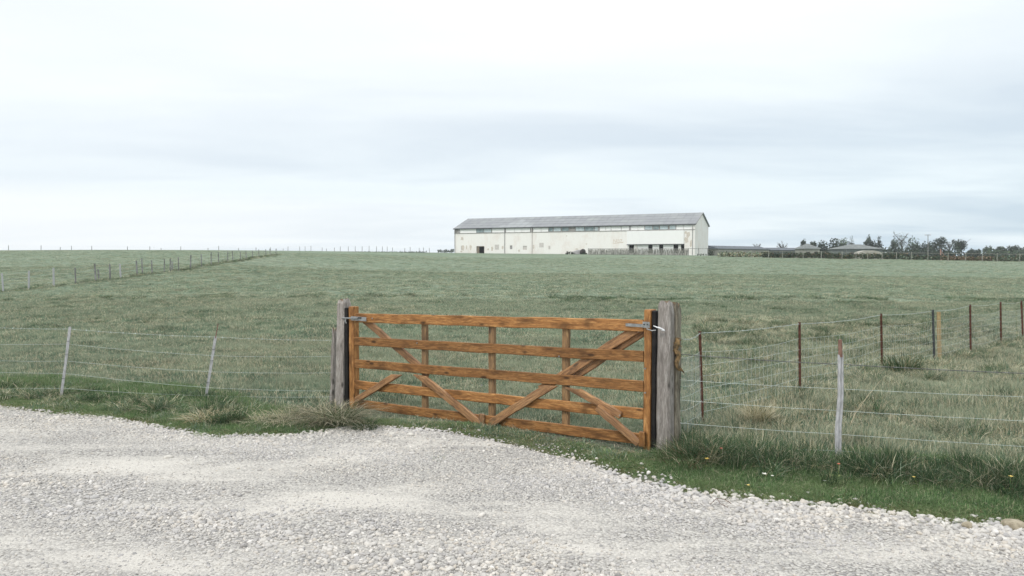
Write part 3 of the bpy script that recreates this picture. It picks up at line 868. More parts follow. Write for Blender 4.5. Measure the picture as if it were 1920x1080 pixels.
# short stake beside the latch post
pq = at(624, 700, 9.45)
wood_post('short_stake', (pq.x - 0.015, 9.5), at(628, 623, 9.45).z, 0.055, 0.07, gx, 'short split grey stake wired to the outside of the latch post', 'post', lean=(0.035, 0), seed=4, crown=0.06)
mb = MB()
c0 = Vector((pr.x - 0.085, pr.y - 0.075, at(1229, 616, 6.75).z))
mb.tube([Vector((0, 0, .018)), Vector((0.02, -0.01, .006)), Vector((0.035, -0.015, -.006)), Vector((0.05, -0.012, -.012)), Vector((0.058, -.005, -0.022))], [0.004, 0.008, 0.012, 0.009, 0.004], 8)
mb.tube([Vector((-0.045, 0.0, .03)), Vector((-0.02, -0.006, .02)), Vector((0.03, -0.02, 0.0))], [0.003, 0.006, 0.008], 6)
tag(mb.obj('cloth_tie', M['cloth'], loc=c0, smooth=True), 'scrap of white cloth tied in the gap between gate and hinge post', 'cloth')
# flake of bark hanging from the slab
mb = MB()
c0 = at(1268, 634, 6.78)
r_ = random.Random(5)
pts = [Vector((0.0 + 0.012 * math.sin(k * 1.3) + 0.0012 * k, -0.01 * k * 0.3, -0.027 * k)) for k in range(12)]
mb.tube(pts, [0.010, 0.022, 0.028, 0.03, 0.022, 0.028, 0.024, 0.02, 0.024, 0.02, 0.022, 0.006], 7)
mb.tube([pts[9], pts[10] + Vector((.02, 0, -.01)), pts[11] + Vector((.045, 0, -.02))], [0.016, 0.014, 0.003], 6)
for k in range(16):
    a = pts[k % 11]
    mb.tube([a, a + Vector((r_.uniform(-.05, .05), r_.uniform(-.03, .01), r_.uniform(-.05, .02)))], [0.008, 0.002], 5)
tag(mb.obj('bark_strip', M['bark'], loc=c0), 'ragged mossy strip of bark hanging off the right side of the hinge post', 'bark')

# ------------------------------------------------------------------ fences
def catenary(a, b_, sag, n=14, wob=0.0, r=random):
    out_ = []
    for k in range(n + 1):
        t = k / n
        p = a.lerp(b_, t)
        p.z -= sag * 4 * t * (1 - t)
        p += Vector((r.uniform(-1, 1), r.uniform(-1, 1), r.uniform(-1, 1))) * wob
        out_.append(p)
    return out_
def barbs(mb, pts, step, r=0.0016, L=0.014):
    acc = 0
    for a, b_ in zip(pts[:-1], pts[1:]):
        seg = (b_ - a).length; d = (b_ - a).normalized()
        q = step - acc
        while q < seg:
            p = a + d * q
            for _ in range(2):
                u = Vector((random.uniform(-1, 1), random.uniform(-1, 1), random.uniform(-1, 1))).cross(d).normalized()
                mb.tube([p - u * L, p + u * L], [r, r], 3, False)
            mb.tube([p - d * 0.006, p + d * 0.006], 0.0042, 5, False)
            q += step
        acc = (acc + seg) % step
def post_tube(base, top, r0, r1, n=8):
    mb = MB()
    a = Vector(base); b_ = Vector(top)
    ax = b_ - a
    a2 = a - ax.normalized() * 0.2
    pts = [a2, a, a.lerp(b_, 0.35), a.lerp(b_, 0.7), b_]
    mb.tube(pts, [r0, r0, r0 * .98, (r0 + r1) / 2, r1], n)
    return mb

# right roadside fence: grey stake, barbed strand and plain strands
org = Vector((2.84, 6.5, gz(2.84, 6.5)))
fe = empty('roadside_fence', org, 'barbed strand fence right of the gate on a grey stake with rusty tip', 'fence')
base = on_plane(1571, 868); base.z = gz(base.x, base.y)
top = at(1576, 665, base.y + 0.01)
mb = MB()
for dx, rr in ((-0.011, 0.017), (0.014, 0.013)):
    pts = [base + Vector((dx * 1.1, 0, -0.2)), base + Vector((dx * 1.1 + .004, 0, 0.0)), base.lerp(top, 0.3) + Vector((dx - .004, 0, 0)), base.lerp(top, 0.62) + Vector((dx + .010, 0, 0)), top + Vector((dx, 0, 0))]
    mb.tube([p - org for p in pts], [rr, rr, rr * 1.1, rr * .95, rr * .85], 8)
pt = mb.obj('post', M['stake'], fe); pt['label'] = 'split grey stake with a rusty iron tip'
mb = MB(); tt = at(1575, 637, base.y + 0.01)
mb.tube([top - org - Vector((0, 0, .02)), tt - org], [0.019, 0.017], 8); mb.obj('iron_tip', M['rust_light'], pt)
mid = base.lerp(top, 0.5)
mb = MB(); mb.tube([on_plane(1571, 868).lerp(top, .46) - org + Vector((-.035, -.01, 0)), on_plane(1571, 868).lerp(top, .46) - org + Vector((.035, -.01, .0))], .024, 7); 
end_r = Vector((5.6, 5.55, 0))
W = [((1275, 664), (1572, 683), (1920, 698)), ((1275, 712), (1572, 729), (1920, 742)), ((1275, 750), (1572, 770), (1920, 787)), ((1275, 793), (1572, 814), (1920, 835)), ((1275, 832), (1572, 845), (1920, 872))]
for k, (a, b_, c_) in enumerate(W):
    A_ = at(a[0], a[1], 6.80); B_ = at(b_[0], b_[1], 6.47); C_ = at(c_[0], c_[1], 6.05)
    E_ = C_ + (C_ - B_) * 0.9
    pts = catenary(A_, B_, 0.006, 10, 0.001) + catenary(B_, E_, 0.01, 16, 0.001)[1:]
    mb = MB(); mb.tube([p - org for p in pts], 0.0036 if k == 0 else 0.0016, 5)
    if k == 0: barbs(mb, [p - org for p in pts], 0.085)
    mb.obj('wire', M['barb' if k == 0 else 'wire'], fe)
# the next stake along, just out of frame
b2 = Vector((5.35, 5.72, gz(5.35, 5.72)))
post_tube(b2 - org, b2 - org + Vector((0.02, 0, 1.0)), 0.025, 0.022).obj('post', M['stake'], fe)

# netting fence running away to the right on rusty stakes
specs = [(1318, 808, 1312, 621, 7.86, 'rust', .016), (1500, 755, 1499, 604, 9.7, 'rust', .017), (1654, 703, 1652, 588, 12.9, 'rust', .019), (1752, 684, 1749, 581, 14.4, 'darksteel', .022), (1820, 663, 1819, 571, 16.2, 'rust', .022), (1877, 646, 1876, 566, 18.6, 'rust', .023), (1918, 641, 1915, 564, 19.8, 'rust', .024), (1990, 630, 1989, 560, 23.0, 'rust', .024)]
p0 = at(specs[0][0], specs[0][1], specs[0][4])
org = Vector((p0.x, p0.y, gz(p0.x, p0.y)))
fe = empty('netting_fence', org, 'sagging wire netting fence on thin rusty iron stakes running off behind the roadside wires', 'fence')
tops = []; bases = []
for (bx, by, tx, ty, d, mt, rr) in specs:
    bb = at(bx, by, d); bb.z = min(gz(bb.x, bb.y), bb.z) if abs(gz(bb.x, bb.y) - bb.z) < .12 else gz(bb.x, bb.y)
    tp = at(tx, ty, d)
    o = post_tube(bb - org, tp - org, rr, rr * .95, 6).obj('post', M[mt], fe)
    if mt == 'darksteel': o['label'] = 'dark steel stake next to a pale wooden one'
    tops.append(tp); bases.append(bb)
bb = at(1762, 669, 14.8); bb.z = gz(bb.x, bb.y)
o = post_tube(bb - org, at(1760, 585, 14.8) - org, .038, .036).obj('post', M['palewood'], fe); o['label'] = 'pale yellow wooden stake'
tops[-1].z = tops[-1].z
s_top = [at(1275, 629, 6.95)] + tops; s_bot = [Vector((pr.x + .16, pr.y + .15, gz(pr.x, pr.y) + 0.03))] + bases
NH = 8
rws = [0.98, 0.80, 0.66, 0.55, 0.43, 0.31, 0.19, 0.07]
grid_lines = []
for h in rws:
    pts = []
    for i in range(len(s_top) - 1):
        a = s_bot[i].lerp(s_top[i], h); b_ = s_bot[i + 1].lerp(s_top[i + 1], h)
        sg = random.uniform(0.01, 0.05)
        pts += catenary(a, b_, sg, 12, 0.003)[(1 if i else 0):]
    grid_lines.append(pts)
    mb = MB(); mb.tube([p - org for p in pts], 0.0017 if h < .9 else 0.0024, 4)
    if h > .9: barbs(mb, [p - org for p in pts[:60]], 0.11)
    mb.obj('wire', M['wire'], fe)
mb = MB()
for i in range(0, len(grid_lines[0])):
    for sub in range(2 if i < len(grid_lines[0]) - 1 else 1):
        col = [gl_[i].lerp(gl_[min(i + 1, len(gl_) - 1)], sub * 0.5) for gl_ in grid_lines[1:]]
        if random.random() < 0.08: continue
        mb.tube([p - org for p in col], 0.0016, 3, False)
o = mb.obj('netting', M['wire'], fe); o['kind'] = 'stuff'

# left roadside fence
org = on_plane(114, 748); org.z = gz(org.x, org.y)
fe = empty('strand_fence', org, 'slack five strand wire fence left of the gate on two leaning grey metal stakes', 'fence')
def stake(bp, tp_, d, label=None):
    bb = at(bp[0], bp[1], d); bb.z = gz(bb.x, bb.y)
    tt = at(tp_[0], tp_[1], d - 0.05)
    mb = MB()
    ax = (tt - bb)
    # angle-iron like stake: two thin flanges
    for (ox, oy, wx, wy) in ((-0.017, 0, 0.034, 0.006), (-0.017, 0.006, 0.006, 0.028)):
        vs = []
        for p in (bb - ax.normalized() * 0.2, bb, bb.lerp(tt, .5) + Vector((.002, 0, 0)), tt):
            q = p - org
            vs += [q + Vector((ox, oy, 0)), q + Vector((ox + wx, oy, 0)), q + Vector((ox + wx, oy + wy, 0)), q + Vector((ox, oy + wy, 0))]
        fs = [(0, 3, 2, 1), (12, 13, 14, 15)]
        for i in range(3):
            for k in range(4):
                a = i * 4 + k; b2_ = i * 4 + (k + 1) % 4
                fs.append((a, b2_, b2_ + 4, a + 4))
        mb.add(vs, fs)
    o = mb.obj('post', M['stake'], fe)
    if label: o['label'] = label
    for q in (0.28, 0.62, 0.8):
        m2 = MB(); p = bb.lerp(tt, q) - org + Vector((0, -.006, 0))
        m2.tube([p + Vector((-.02, 0, 0)), p + Vector((.02, 0, .003))], .003, 5); m2.obj('wire_clip', M['barb'], o)
    return bb, tt, o
b1, t1_, o1 = stake((114, 748), (131, 613), 9.43)
b2, t2_, o2 = stake((385, 751), (404, 631), 9.35, 'leaning stake with a thin rusty rod at its top')
mb = MB(); mb.tube([t2_ - org + Vector((0, 0, -.02)), at(409, 607, 9.3) - org], .006, 6); mb.obj('rusty_rod', M['rust_light'], o2)
WL = [(606, 617, 632, 638), (640, 645, 667, 668), (670, 677, 697, 699), (690, 700, 727, 733), (722, 728, 742, 744)]
for k, (a, b_, c_, d_) in enumerate(WL):
    A_ = at(-160, a, 10.6); B_ = at(128 - k * 2, b_, 9.42); C_ = at(403 - k * 3, c_, 9.30); D_ = at(622, d_, 9.46)
    pts = catenary(A_, B_, .02, 8, .002) + catenary(B_, C_, .012, 12, .0015)[1:] + catenary(C_, D_, .01, 12, .0015)[1:]
    mb = MB(); mb.tube([p - org for p in pts], 0.0014, 4)
    if k == 0: barbs(mb, [p - org for p in pts], 0.16)
    mb.obj('wire', M['wire'], fe)

# field fence climbing the slope on the left
fpx = [5, 53, 100, 141, 179, 185, 206, 226, 257, 267, 285, 308, 319, 323, 335, 357, 378, 396, 410, 427, 437, 451, 462, 474, 486, 499, 507, 518]
dpx = np.array([-60, 5, 53, 100, 141, 180, 226, 285, 335, 378, 410, 437, 475, 500, 520]); dd = np.array([44, 46, 47.5, 49, 51, 53, 57, 62, 65, 70, 77, 86, 100, 112, 122])
def fd(px): return float(np.interp(px, dpx, dd))
p0 = at(226, 522, fd(226)); org = Vector((p0.x, p0.y, gz(p0.x, p0.y)))
fe = empty('field_fence', org, 'long line of grey posts and wire climbing the slope across the left of the field', 'fence')
prev = None
ptops = []
r_ = random.Random(12)
for k, px in enumerate([-45] + fpx):
    d = fd(px) + (1.2 if px in (185, 267, 323) else 0)
    bb = at(px, 500, d); bb.z = gz(bb.x, bb.y)
    h = r_.uniform(1.1, 1.32) if px not in (185, 323) else 0.8
    if d > 90: h *= 0.85
    lean = Vector((r_.uniform(-.06, .06), 0, 0))
    rr = r_.uniform(.045, .065) if d < 75 else .05
    post_tube(bb - org, bb - org + lean + Vector((0, 0, h)), rr, rr * .9, 6).obj('post', M['stake' if k in (1, 2, 3, 8) else 'fieldpost'], fe)
    if h > .85: ptops.append(bb + lean + Vector((0, 0, h)))
for q in (0.1, 0.4, 0.7):
    mb = MB()
    mb.tube([p - org - Vector((0, 0, q)) for p in ptops], 0.004, 3, False)
    mb.obj('wire', M['wire'], fe)

# far fences on the skyline
def sky_fence(name, items, d, label, gap_wire=True):
    p0 = at(items[len(items) // 2][0], 472, d); org = Vector((p0.x, p0.y, gz(p0.x, p0.y)))
    fe = empty(name, org, label, 'fence')
    tp = []
    for (px, ty) in items:
        bb = at(px, 472, d); bb.z = gz(bb.x, bb.y)
        t_ = at(px, ty, d)
        if t_.z < bb.z + 0.4: t_.z = bb.z + 0.8
        post_tube(bb - org, t_ - org, 0.06, 0.055, 5).obj('post', M['fieldpost'], fe)
        tp.append(t_)
    if gap_wire:
        mb = MB(); mb.tube([p - org - Vector((0, 0, .12)) for p in tp], 0.006, 3, False); mb.obj('wire', M['wire'], fe)
sky_fence('skyline_fence', [(16, 460), (77, 460), (113, 463), (134, 461), (172, 461), (239, 462), (281, 462), (302, 465), (339, 462), (390, 465), (410, 461), (447, 465), (480, 464)], 158, 'row of thin posts standing against the sky on the left hill crest')
sky_fence('crest_fence', [(507, 467), (518, 466), (531, 466), (540, 462), (562, 462), (572, 462), (583, 461), (604, 464), (612, 466), (627, 464), (638, 462), (653, 462), (666, 462), (679, 462), (692, 461), (706, 462), (717, 462), (726, 462), (736, 464), (759, 465), (769, 463), (786, 465), (794, 464), (805, 465)], 178, 'close row of small posts on the skyline left of the white building')

# ------------------------------------------------------------------ the long white building
def plaster(name, base, stain, amt, scale=0.35):
    m, nt, b = new_mat(name, 0.9, 0.2)
    tc = nt.nodes.new('ShaderNodeTexCoord'); P = tc.outputs['Object']
    f = noise(nt, mapping(nt, P, (1, 1, 0.6)), scale, 6, 0.65, 0.4)
    f2 = noise(nt, mapping(nt, P, (3, 3, 0.25)), 1.0, 4, 0.6)
    c = mixc(nt, ramp(nt, f, [(0.48, 0.0), (0.68, amt)]), base, stain)
    c = mixc(nt, ramp(nt, f2, [(0.55, 0.0), (0.75, amt * 0.4)]), c, (0.36, 0.33, 0.29))
    nt.links.new(c, b.inputs['Base Color'])
    return m
M['plaster'] = plaster('limewashed_wall', (0.84, 0.82, 0.79), (0.68, 0.58, 0.51), 0.4)
M['white'] = plaster('white_sheet', (0.86, 0.86, 0.85), (0.74, 0.74, 0.72), 0.2)
M['roof'] = plaster('fibre_cement_roof', (0.235, 0.245, 0.265), (0.38, 0.40, 0.385), 0.75, 0.5)
M['roofnew'] = simple('replaced_sheet', (0.30, 0.32, 0.33), (0.36, 0.375, 0.385), 2)
M['gutter'] = simple('dark_gutter', (0.05, 0.055, 0.06), (0.09, 0.095, 0.10), 3, 0.7)
M['pipe'] = simple('grey_pipe', (0.25, 0.24, 0.24), (0.36, 0.35, 0.35), 3, 0.7)
M['glass'] = simple('dusty_glass', (0.36, 0.44, 0.46), (0.58, 0.65, 0.67), 0.9, 0.25, spec=0.6)
M['glassd'] = simple('dark_glass', (0.14, 0.19, 0.20), (0.32, 0.40, 0.41), 1.2, 0.25, spec=0.6)
M['sill'] = simple('concrete_sill', (0.22, 0.21, 0.20), (0.40, 0.39, 0.37), 2, 0.9)
M['dark'] = simple('dark_interior', (0.02, 0.02, 0.018), (0.05, 0.045, 0.04), 2, 0.95)
M['board'] = simple('brown_boards', (0.16, 0.13, 0.10), (0.30, 0.25, 0.20), 4, 0.9)
M['faded'] = simple('faded_boards', (0.50, 0.47, 0.45), (0.64, 0.60, 0.57), 3, 0.9)
M['graff'] = simple('faded_paint', (0.60, 0.50, 0.42), (0.66, 0.58, 0.48), 3, 0.9)

BL = at(852, 428, 209); BR = at(1303, 421, 180)
ez = (BL.z + BR.z) / 2
bu = Vector((BR.x - BL.x, BR.y - BL.y, 0)); BLEN = bu.length; bu.normalize()
bw_ = Vector((-bu.y, bu.x, 0))
if bw_.y < 0: bw_ = -bw_
BW = 16.3; RISE = 3.0
B0 = Vector((BL.x, BL.y, 1.5))
bld = empty('long_building', B0, 'long white derelict building with grey pitched roof on the skyline', 'building')
bld.rotation_euler = (0, 0, math.atan2(bu.y, bu.x))
HE = ez - B0.z           # eave height above local origin
def binv(px, py):
    """surveyed pixel on the front wall -> (along, height)"""
    d = ray(px, py); o = Vector((0, 0, CAMZ))
    k = (B0 - o).dot(bw_) / d.dot(bw_)
    p = o + d * k
    return (p - B0).dot(bu), p.z - B0.z
def zx(x): return 820 + x / 3.5556
SILL = HE - 1.42
def BX(name, x0, x1, y0, y1, z0, z1, mat, parent=bld, label=None):
    mb = MB(); mb.box((x0, y0, z0), (x1, y1, z1)); o = mb.obj(name, M[mat], parent)
    if label: o['label'] = label
    return o
# lower front wall with openings cut by building it from pieces in one mesh
def wall_with_holes(x0, x1, z0, z1, y0, th, holes):
    xs = sorted(set([x0, x1] + [h[0] for h in holes] + [h[1] for h in holes])); zs = sorted(set([z0, z1] + [h[2] for h in holes] + [h[3] for h in holes]))
    mb = MB()
    for i in range(len(xs) - 1):
        run = None
        for j in range(len(zs) - 1):
            cx = (xs[i] + xs[i + 1]) / 2; cz = (zs[j] + zs[j + 1]) / 2
            hole = any(h[0] < cx < h[1] and h[2] < cz < h[3] for h in holes)
            if not hole: mb.box((xs[i], y0, zs[j]), (xs[i + 1], y0 + th, zs[j + 1]))
    return mb
def hz(xa, ya, xb, yb):
    a = binv(zx(xa), 380 + ya / 3.5556); b_ = binv(zx(xb), 380 + yb / 3.5556)
    return [a[0], b_[0], min(a[1], b_[1]), max(a[1], b_[1])]
door = hz(260, 290, 313, 336)
door[2] = door[2] - 0.6
win = [hz(483, 285, 500, 311), hz(570, 288, 597, 315), hz(158, 287, 176, 316), hz(383, 280, 411, 313), hz(741, 287, 753, 310), hz(680, 268, 709, 298)]
strip = hz(1278, 276, 1646, 303); strip[2] -= 1.2; strip[3] -= 0
TH = 0.35
wall_with_holes(0, BLEN, 0, SILL, 0, TH, [door] + win[:3] + [strip]).obj('wall', M['plaster'], bld)['label'] = 'limewashed lower front wall with stained patches'
# gables and back
for (x0, x1, nm) in ((0.0, TH, 'gable_wall'), (BLEN - TH, BLEN, 'gable_wall')):
    mb = MB()
    prof = [(TH + .003, 0), (BW, 0), (BW, HE), (BW / 2, HE + RISE - .12), (TH + .003, HE + 0.05)]
    k = len(prof)
    mb.add([(x0, y, z) for y, z in prof] + [(x1, y, z) for y, z in prof], [tuple(range(k)), tuple(range(2 * k - 1, k - 1, -1))] + [(i, i + k, (i + 1) % k + k, (i + 1) % k) for i in range(k)])
    mb.obj(nm, M['plaster'], bld)
mb = MB(); mb.box((TH + .003, BW - TH, 0), (BLEN - TH - .003, BW - .003, HE)); mb.obj('back_wall', M['plaster'], bld)
BX('floor_slab', TH + .003, BLEN - TH - .003, TH + .003, BW - TH - .003, 0.0, 1.0, 'dark')
BX('inner_wall', TH + .003, BLEN - TH - .003, 2.2, 2.35, 1.0, HE, 'dark')
# roof: two slopes with sheet courses
mb = MB()
rfd = empty  # noqa
ov = 0.18
def slope(mb, x0, x1, t0, t1, th=0.10, lift=0.0):
    """front roof slope between fractions t0 (eave) and t1 (ridge)"""
    def pt(x, t, up): 
        y = -ov + (BW / 2 + ov) * t; z = HE - 0.10 + (RISE + 0.10) * t
        return (x, y, z + up)
    v = [pt(x0, t0, lift), pt(x1, t0, lift), pt(x1, t1, lift), pt(x0, t1, lift), pt(x0, t0, lift + th), pt(x1, t0, lift + th), pt(x1, t1, lift + th), pt(x0, t1, lift + th)]
    mb.add(v, [(0, 3, 2, 1), (4, 5, 6, 7), (0, 1, 5, 4), (1, 2, 6, 5), (2, 3, 7, 6), (3, 0, 4, 7)])
slope(mb, -0.3, BLEN + 0.3, 0, 1)
v = mb.v[:]
mb.add([(x, BW - y, z) for (x, y, z) in v], [tuple(reversed(f_)) for f_ in mb.f[:6]])
roof = mb.obj('roof', M['roof'], bld)
r_ = random.Random(31)
rows_ = 4; ncol = 34; cwid = (BLEN + .56) / ncol
sheets = []
shmesh = {}
M['sheet'] = None
m, nt, b = new_mat('roof_sheet', 0.85, 0.25)
oi = nt.nodes.new('ShaderNodeObjectInfo'); tc = nt.nodes.new('ShaderNodeTexCoord')
ge = nt.nodes.new('ShaderNodeNewGeometry')
c = ramp(nt, oi.outputs['Random'], [(0, (0.26, 0.27, 0.285)), (0.85, (0.28, 0.29, 0.305)), (1.0, (0.30, 0.315, 0.32))])
f = noise(nt, ge.outputs['Position'], 0.35, 6, 0.65)
c = mixc(nt, ramp(nt, f, [(0.5, 0), (0.68, .6)]), c, (0.34, 0.36, 0.35))
nt.links.new(c, b.inputs['Base Color'])
M['sheet'] = m
# corrugated sheet courses, alike sheets share one mesh per course
slope_len = math.hypot(BW / 2 + ov, RISE + .1)
sl_a = math.atan2(RISE + .1, BW / 2 + ov)
crs = slope_len / rows_
vs = []; fs = []
nc = 9
for i in range(nc + 1):
    x = (cwid - .02) * i / nc; z = 0.02 + 0.03 * (i % 2)
    vs += [(x, 0, z + 0.045), (x, crs + 0.03, z)]
for i in range(nc): fs.append((2 * i, 2 * i + 2, 2 * i + 3, 2 * i + 1))
k0 = len(vs)
vs += [(0, 0, 0.0), (cwid - .02, 0, 0.0)]
fs.append((k0, k0 + 1) + tuple(2 * i for i in range(nc, -1, -1)))
me = bpy.data.meshes.new('sheet'); me.from_pydata(vs, [], fs); me.materials.append(M['sheet'])
me2 = me.copy(); me2.materials.clear(); me2.materials.append(M['roofnew'])
for rr in range(rows_):
    for cc_ in range(ncol):
        # pale patch of replaced sheets about a quarter of the way along
        patch_ = (6.6 - rr * 0.0 <= cc_ <= 11.5 - rr * 1.0) and cc_ >= 7 + rr and rr < 3
        o = bpy.data.objects.new('sheet', me2 if patch_ else me)
        COL.objects.link(o); o.parent = roof
        t = rr / rows_
        o.location = (-0.28 + cc_ * cwid, -ov + (BW / 2 + ov) * t, HE + 0.0 + (RISE + .1) * t + r_.uniform(0.004, 0.02))
        o.rotation_euler = (sl_a, 0, 0)
mb = MB(); mb.tube([(-0.35, BW / 2, HE + RISE + .05), (BLEN + .35, BW / 2, HE + RISE + .05)], .16, 8); mb.obj('ridge_cap', M['roofnew'], roof)
mb = MB(); mb.tube([(-0.32, -ov - .06, HE - .10), (BLEN + .32, -ov - .06, HE - .10)], .11, 8); mb.obj('gutter', M['gutter'], bld)
for s_ in (0, 1):
    mb = MB()
    xx = BLEN + .301
    a = Vector((xx, -ov if s_ == 0 else BW + ov, HE - .02)); b_ = Vector((xx, BW / 2, HE + RISE + .08))
    mb.prism((a, (b_ - a).normalized(), Vector((1, 0, 0)), Vector((0, 0, 1))), (b_ - a).length, .05, .16); mb.obj('bargeboard', M['gutter'] if s_ else M['pipe'], bld)
# clerestory strip: windows recessed between posts
edges_ = [(118, 143, 'sill'), (150, 258, 'white'), (258, 310, 'glassd'), (310, 360, 'glass'), (365, 428, 'white'), (428, 448, 'white'), (456, 512, 'white'), (514, 562, 'white'), (564, 618, 'white'), (638, 690, 'white'), (692, 738, 'white'), (741, 770, 'glassd'), (773, 824, 'glass'), (828, 876, 'glassd'), (879, 918, 'sill'), (920, 980, 'glass'), (982, 1044, 'glassd'), (1046, 1074, 'glass'), (1078, 1120, 'white'), (1122, 1156, 'white'), (1159, 1224, 'white'), (1227, 1278, 'white'), (1290, 1336, 'white'), (1338, 1380, 'white'), (1382, 1434, 'glass'), (1437, 1478, 'glassd'), (1481, 1538, 'glass'), (1546, 1590, 'glass'), (1593, 1640, 'white'), (1643, 1698, 'white')]
M['frame'] = M['sill']
for (a, b_, mt) in edges_:
    xa = binv(zx(a), 432)[0]; xb = binv(zx(b_), 430)[0]
    fr = MB()
    z0 = SILL + .18; z1 = HE - .16
    fw = 0.07
    fr.box((xa, .06, z0), (xb, .16, z0 + fw)); fr.box((xa, .06, z1 - fw), (xb, .16, z1)); fr.box((xa, .06, z0 + fw), (xa + fw, .16, z1 - fw)); fr.box((xb - fw, .06, z0 + fw), (xb, .16, z1 - fw))
    wn = fr.obj('window', M['sill'] if mt != 'white' else M['white'], bld)
    if mt == 'white': wn['label'] = 'high window blanked with a white board'
    if mt == 'glassd': wn['label'] = 'high window with dark broken glazing'
    BX('pane', xa + fw, xb - fw, .10, .12, z0 + fw, z1 - fw, mt, wn)
# recess back wall so gaps are solid
BX('strip_back', TH + .003, BLEN - TH - .003, .30, .42, SILL + .15, HE - .02, 'faded')
for a in (146, 452, 627, 1076, 1284):
    x_ = binv(zx(a), 432)[0]
    BX('pillar', x_ - .22, x_ + .22, -.03, .28, SILL + .155, HE - .15, 'pipe')
x_ = BLEN
BX('pillar', 0.0, .35, .0, .296, SILL + .155, HE - .15, 'sill'); BX('pillar', BLEN - .8, BLEN, .0, .296, SILL + .155, HE - .15, 'plaster')
x1k = binv(zx(1265), 432)[0]
BX('sill_band', -.03, x1k, -.10, .30, SILL + .002, SILL + .15, 'sill')
BX('sill_band', x1k + .003, BLEN + .02, -.06, .30, SILL + .002, SILL + .15, 'sill')
# drainpipes
for a, mt in ((118, 'pipe'), (450, 'pipe'), (632, 'faded'), (1702, 'pipe')):
    x_ = binv(zx(a), 450)[0]
    mb = MB(); mb.tube([(x_, -.10, 0.5), (x_, -.10, SILL - .02), (x_, -.22, SILL + .1), (x_, -.22, HE - .3)], .09, 8); mb.obj('drainpipe', M[mt], bld)
# openings
dr = BX('door_frame', door[0] + .003, door[1] - .003, .1, .16, door[3] - .18, door[3] - .003, 'board')
BX('door_leaf', door[0] + .05, door[0] + .05 + (door[1] - door[0]) * .3, .2, .28, door[2] + .01, door[3] - .2, 'board', dr)
for k, h in enumerate(win):
    if k < 3:
        fr = MB(); fw = .08
        fr.box((h[0] + .003, .1, h[2] + .003), (h[1] - .003, .2, h[2] + fw)); fr.box((h[0] + .003, .1, h[3] - fw), (h[1] - .003, .2, h[3] - .003))
        fr.box((h[0] + .003, .1, h[2] + fw), (h[0] + fw, .2, h[3] - fw)); fr.box((h[1] - fw, .1, h[2] + fw), (h[1] - .003, .2, h[3] - fw))
        wn = fr.obj('window', M['faded'], bld)
        BX('shutter', h[0] + fw, h[1] - fw, .14, .17, h[2] + fw, h[3] - fw, ['pipe', 'faded', 'faded'][k], wn)
    else:
        o = BX('blocked_window', h[0], h[1], -.02, -.002 + .0, h[2], h[3], 'faded'); o['label'] = 'blocked up square window on the lower wall'
# white overhanging box on the right with the open strip beneath
bxs = hz(1268, 192, 1645, 276)
BX('overhang_panel', bxs[0], bxs[1], -.42, -.004, bxs[2], SILL - .05, 'white', label='clean white overhanging panel above the open strip')
BX('overhang_beam', bxs[0] - .05, bxs[1] + .1, -.46, -.424, bxs[2] - .16, bxs[2] + .06, 'gutter')
for (a, b_, mt) in [(1310, 1332, 'plaster'), (1334, 1406, 'white'), (1434, 1478, 'white'), (1506, 1574, 'white'), (1606, 1624, 'plaster')]:
    xa = binv(zx(a), 465)[0]; xb = binv(zx(b_), 465)[0]
    BX('infill_panel', xa, xb, .05, .18, strip[2] + .003, strip[3] - .25, mt)
# faded painted scribble on the wall
gm = MB()
gpts = [[(1172, 268), (1176, 244), (1190, 266), (1194, 242)], [(1200, 246), (1197, 262), (1208, 268), (1214, 254), (1204, 244)], [(1216, 246), (1232, 246), (1218, 266), (1238, 266)], [(1170, 272), (1200, 270), (1242, 262)]]
for st_ in gpts:
    q = [hz(a, b_, a + 1, b_)for a, b_ in st_]
    for (h0, h1) in zip(q[:-1], q[1:]):
        a = Vector((h0[0], -.006, h0[3])); b_ = Vector((h1[0], -.006, h1[3]))
        d = (b_ - a).normalized(); u = d.cross(Vector((0, 1, 0)))
        gm.prism((a - u * .06, d, u, Vector((0, 1, 0))), (b_ - a).length, .12, .004)
g_ = gm.obj('graffiti', M['graff'], bld); g_['label'] = 'faded reddish scribble painted on the wall'
# eroded plaster patches: thin spalls raised off the wall
def patch(x, z, rx, rz, mat, seed):
    r = random.Random(seed); n = 12
    vs = []
    for k in range(n):
        a = 2 * math.pi * k / n; q = r.uniform(.55, 1.15)
        vs.append((x + rx * q * math.cos(a), -.008 - .001 * (seed % 5), z + rz * q * math.sin(a)))
    vs2 = [(a, y + .006, c) for a, y, c in vs]
    fs = [tuple(range(n - 1, -1, -1))] + [(k, (k + 1) % n, n + (k + 1) % n, n + k) for k in range(n)]
    o = mesh_obj('bare_patch', vs + vs2, fs, M[mat], bld)
M['bare'] = simple('bare_render', (0.52, 0.46, 0.40), (0.70, 0.64, 0.57), 4, 0.95)
for k, (a, b_, rx, rz) in enumerate([(170, 300, .5, .9), (195, 300, .25, .8), (222, 298, .35, .9), (165, 240, .6, .5), (340, 310, .3, .4), (365, 308, .4, .6), (435, 298, .3, .6), (642, 295, .35, .8), (160, 325, .4, .3), (545, 320, .3, .5), (1660, 250, .5, .9), (1672, 215, .6, .8), (1690, 270, .3, 1.1), (1655, 200, .4, .4), (862, 222, .2, .15), (995, 275, .3, .15), (930, 310, .5, .25)]):
    h = hz(a, b_, a + 1, b_)
    patch(h[0], h[3], rx, rz, 'bare', k)

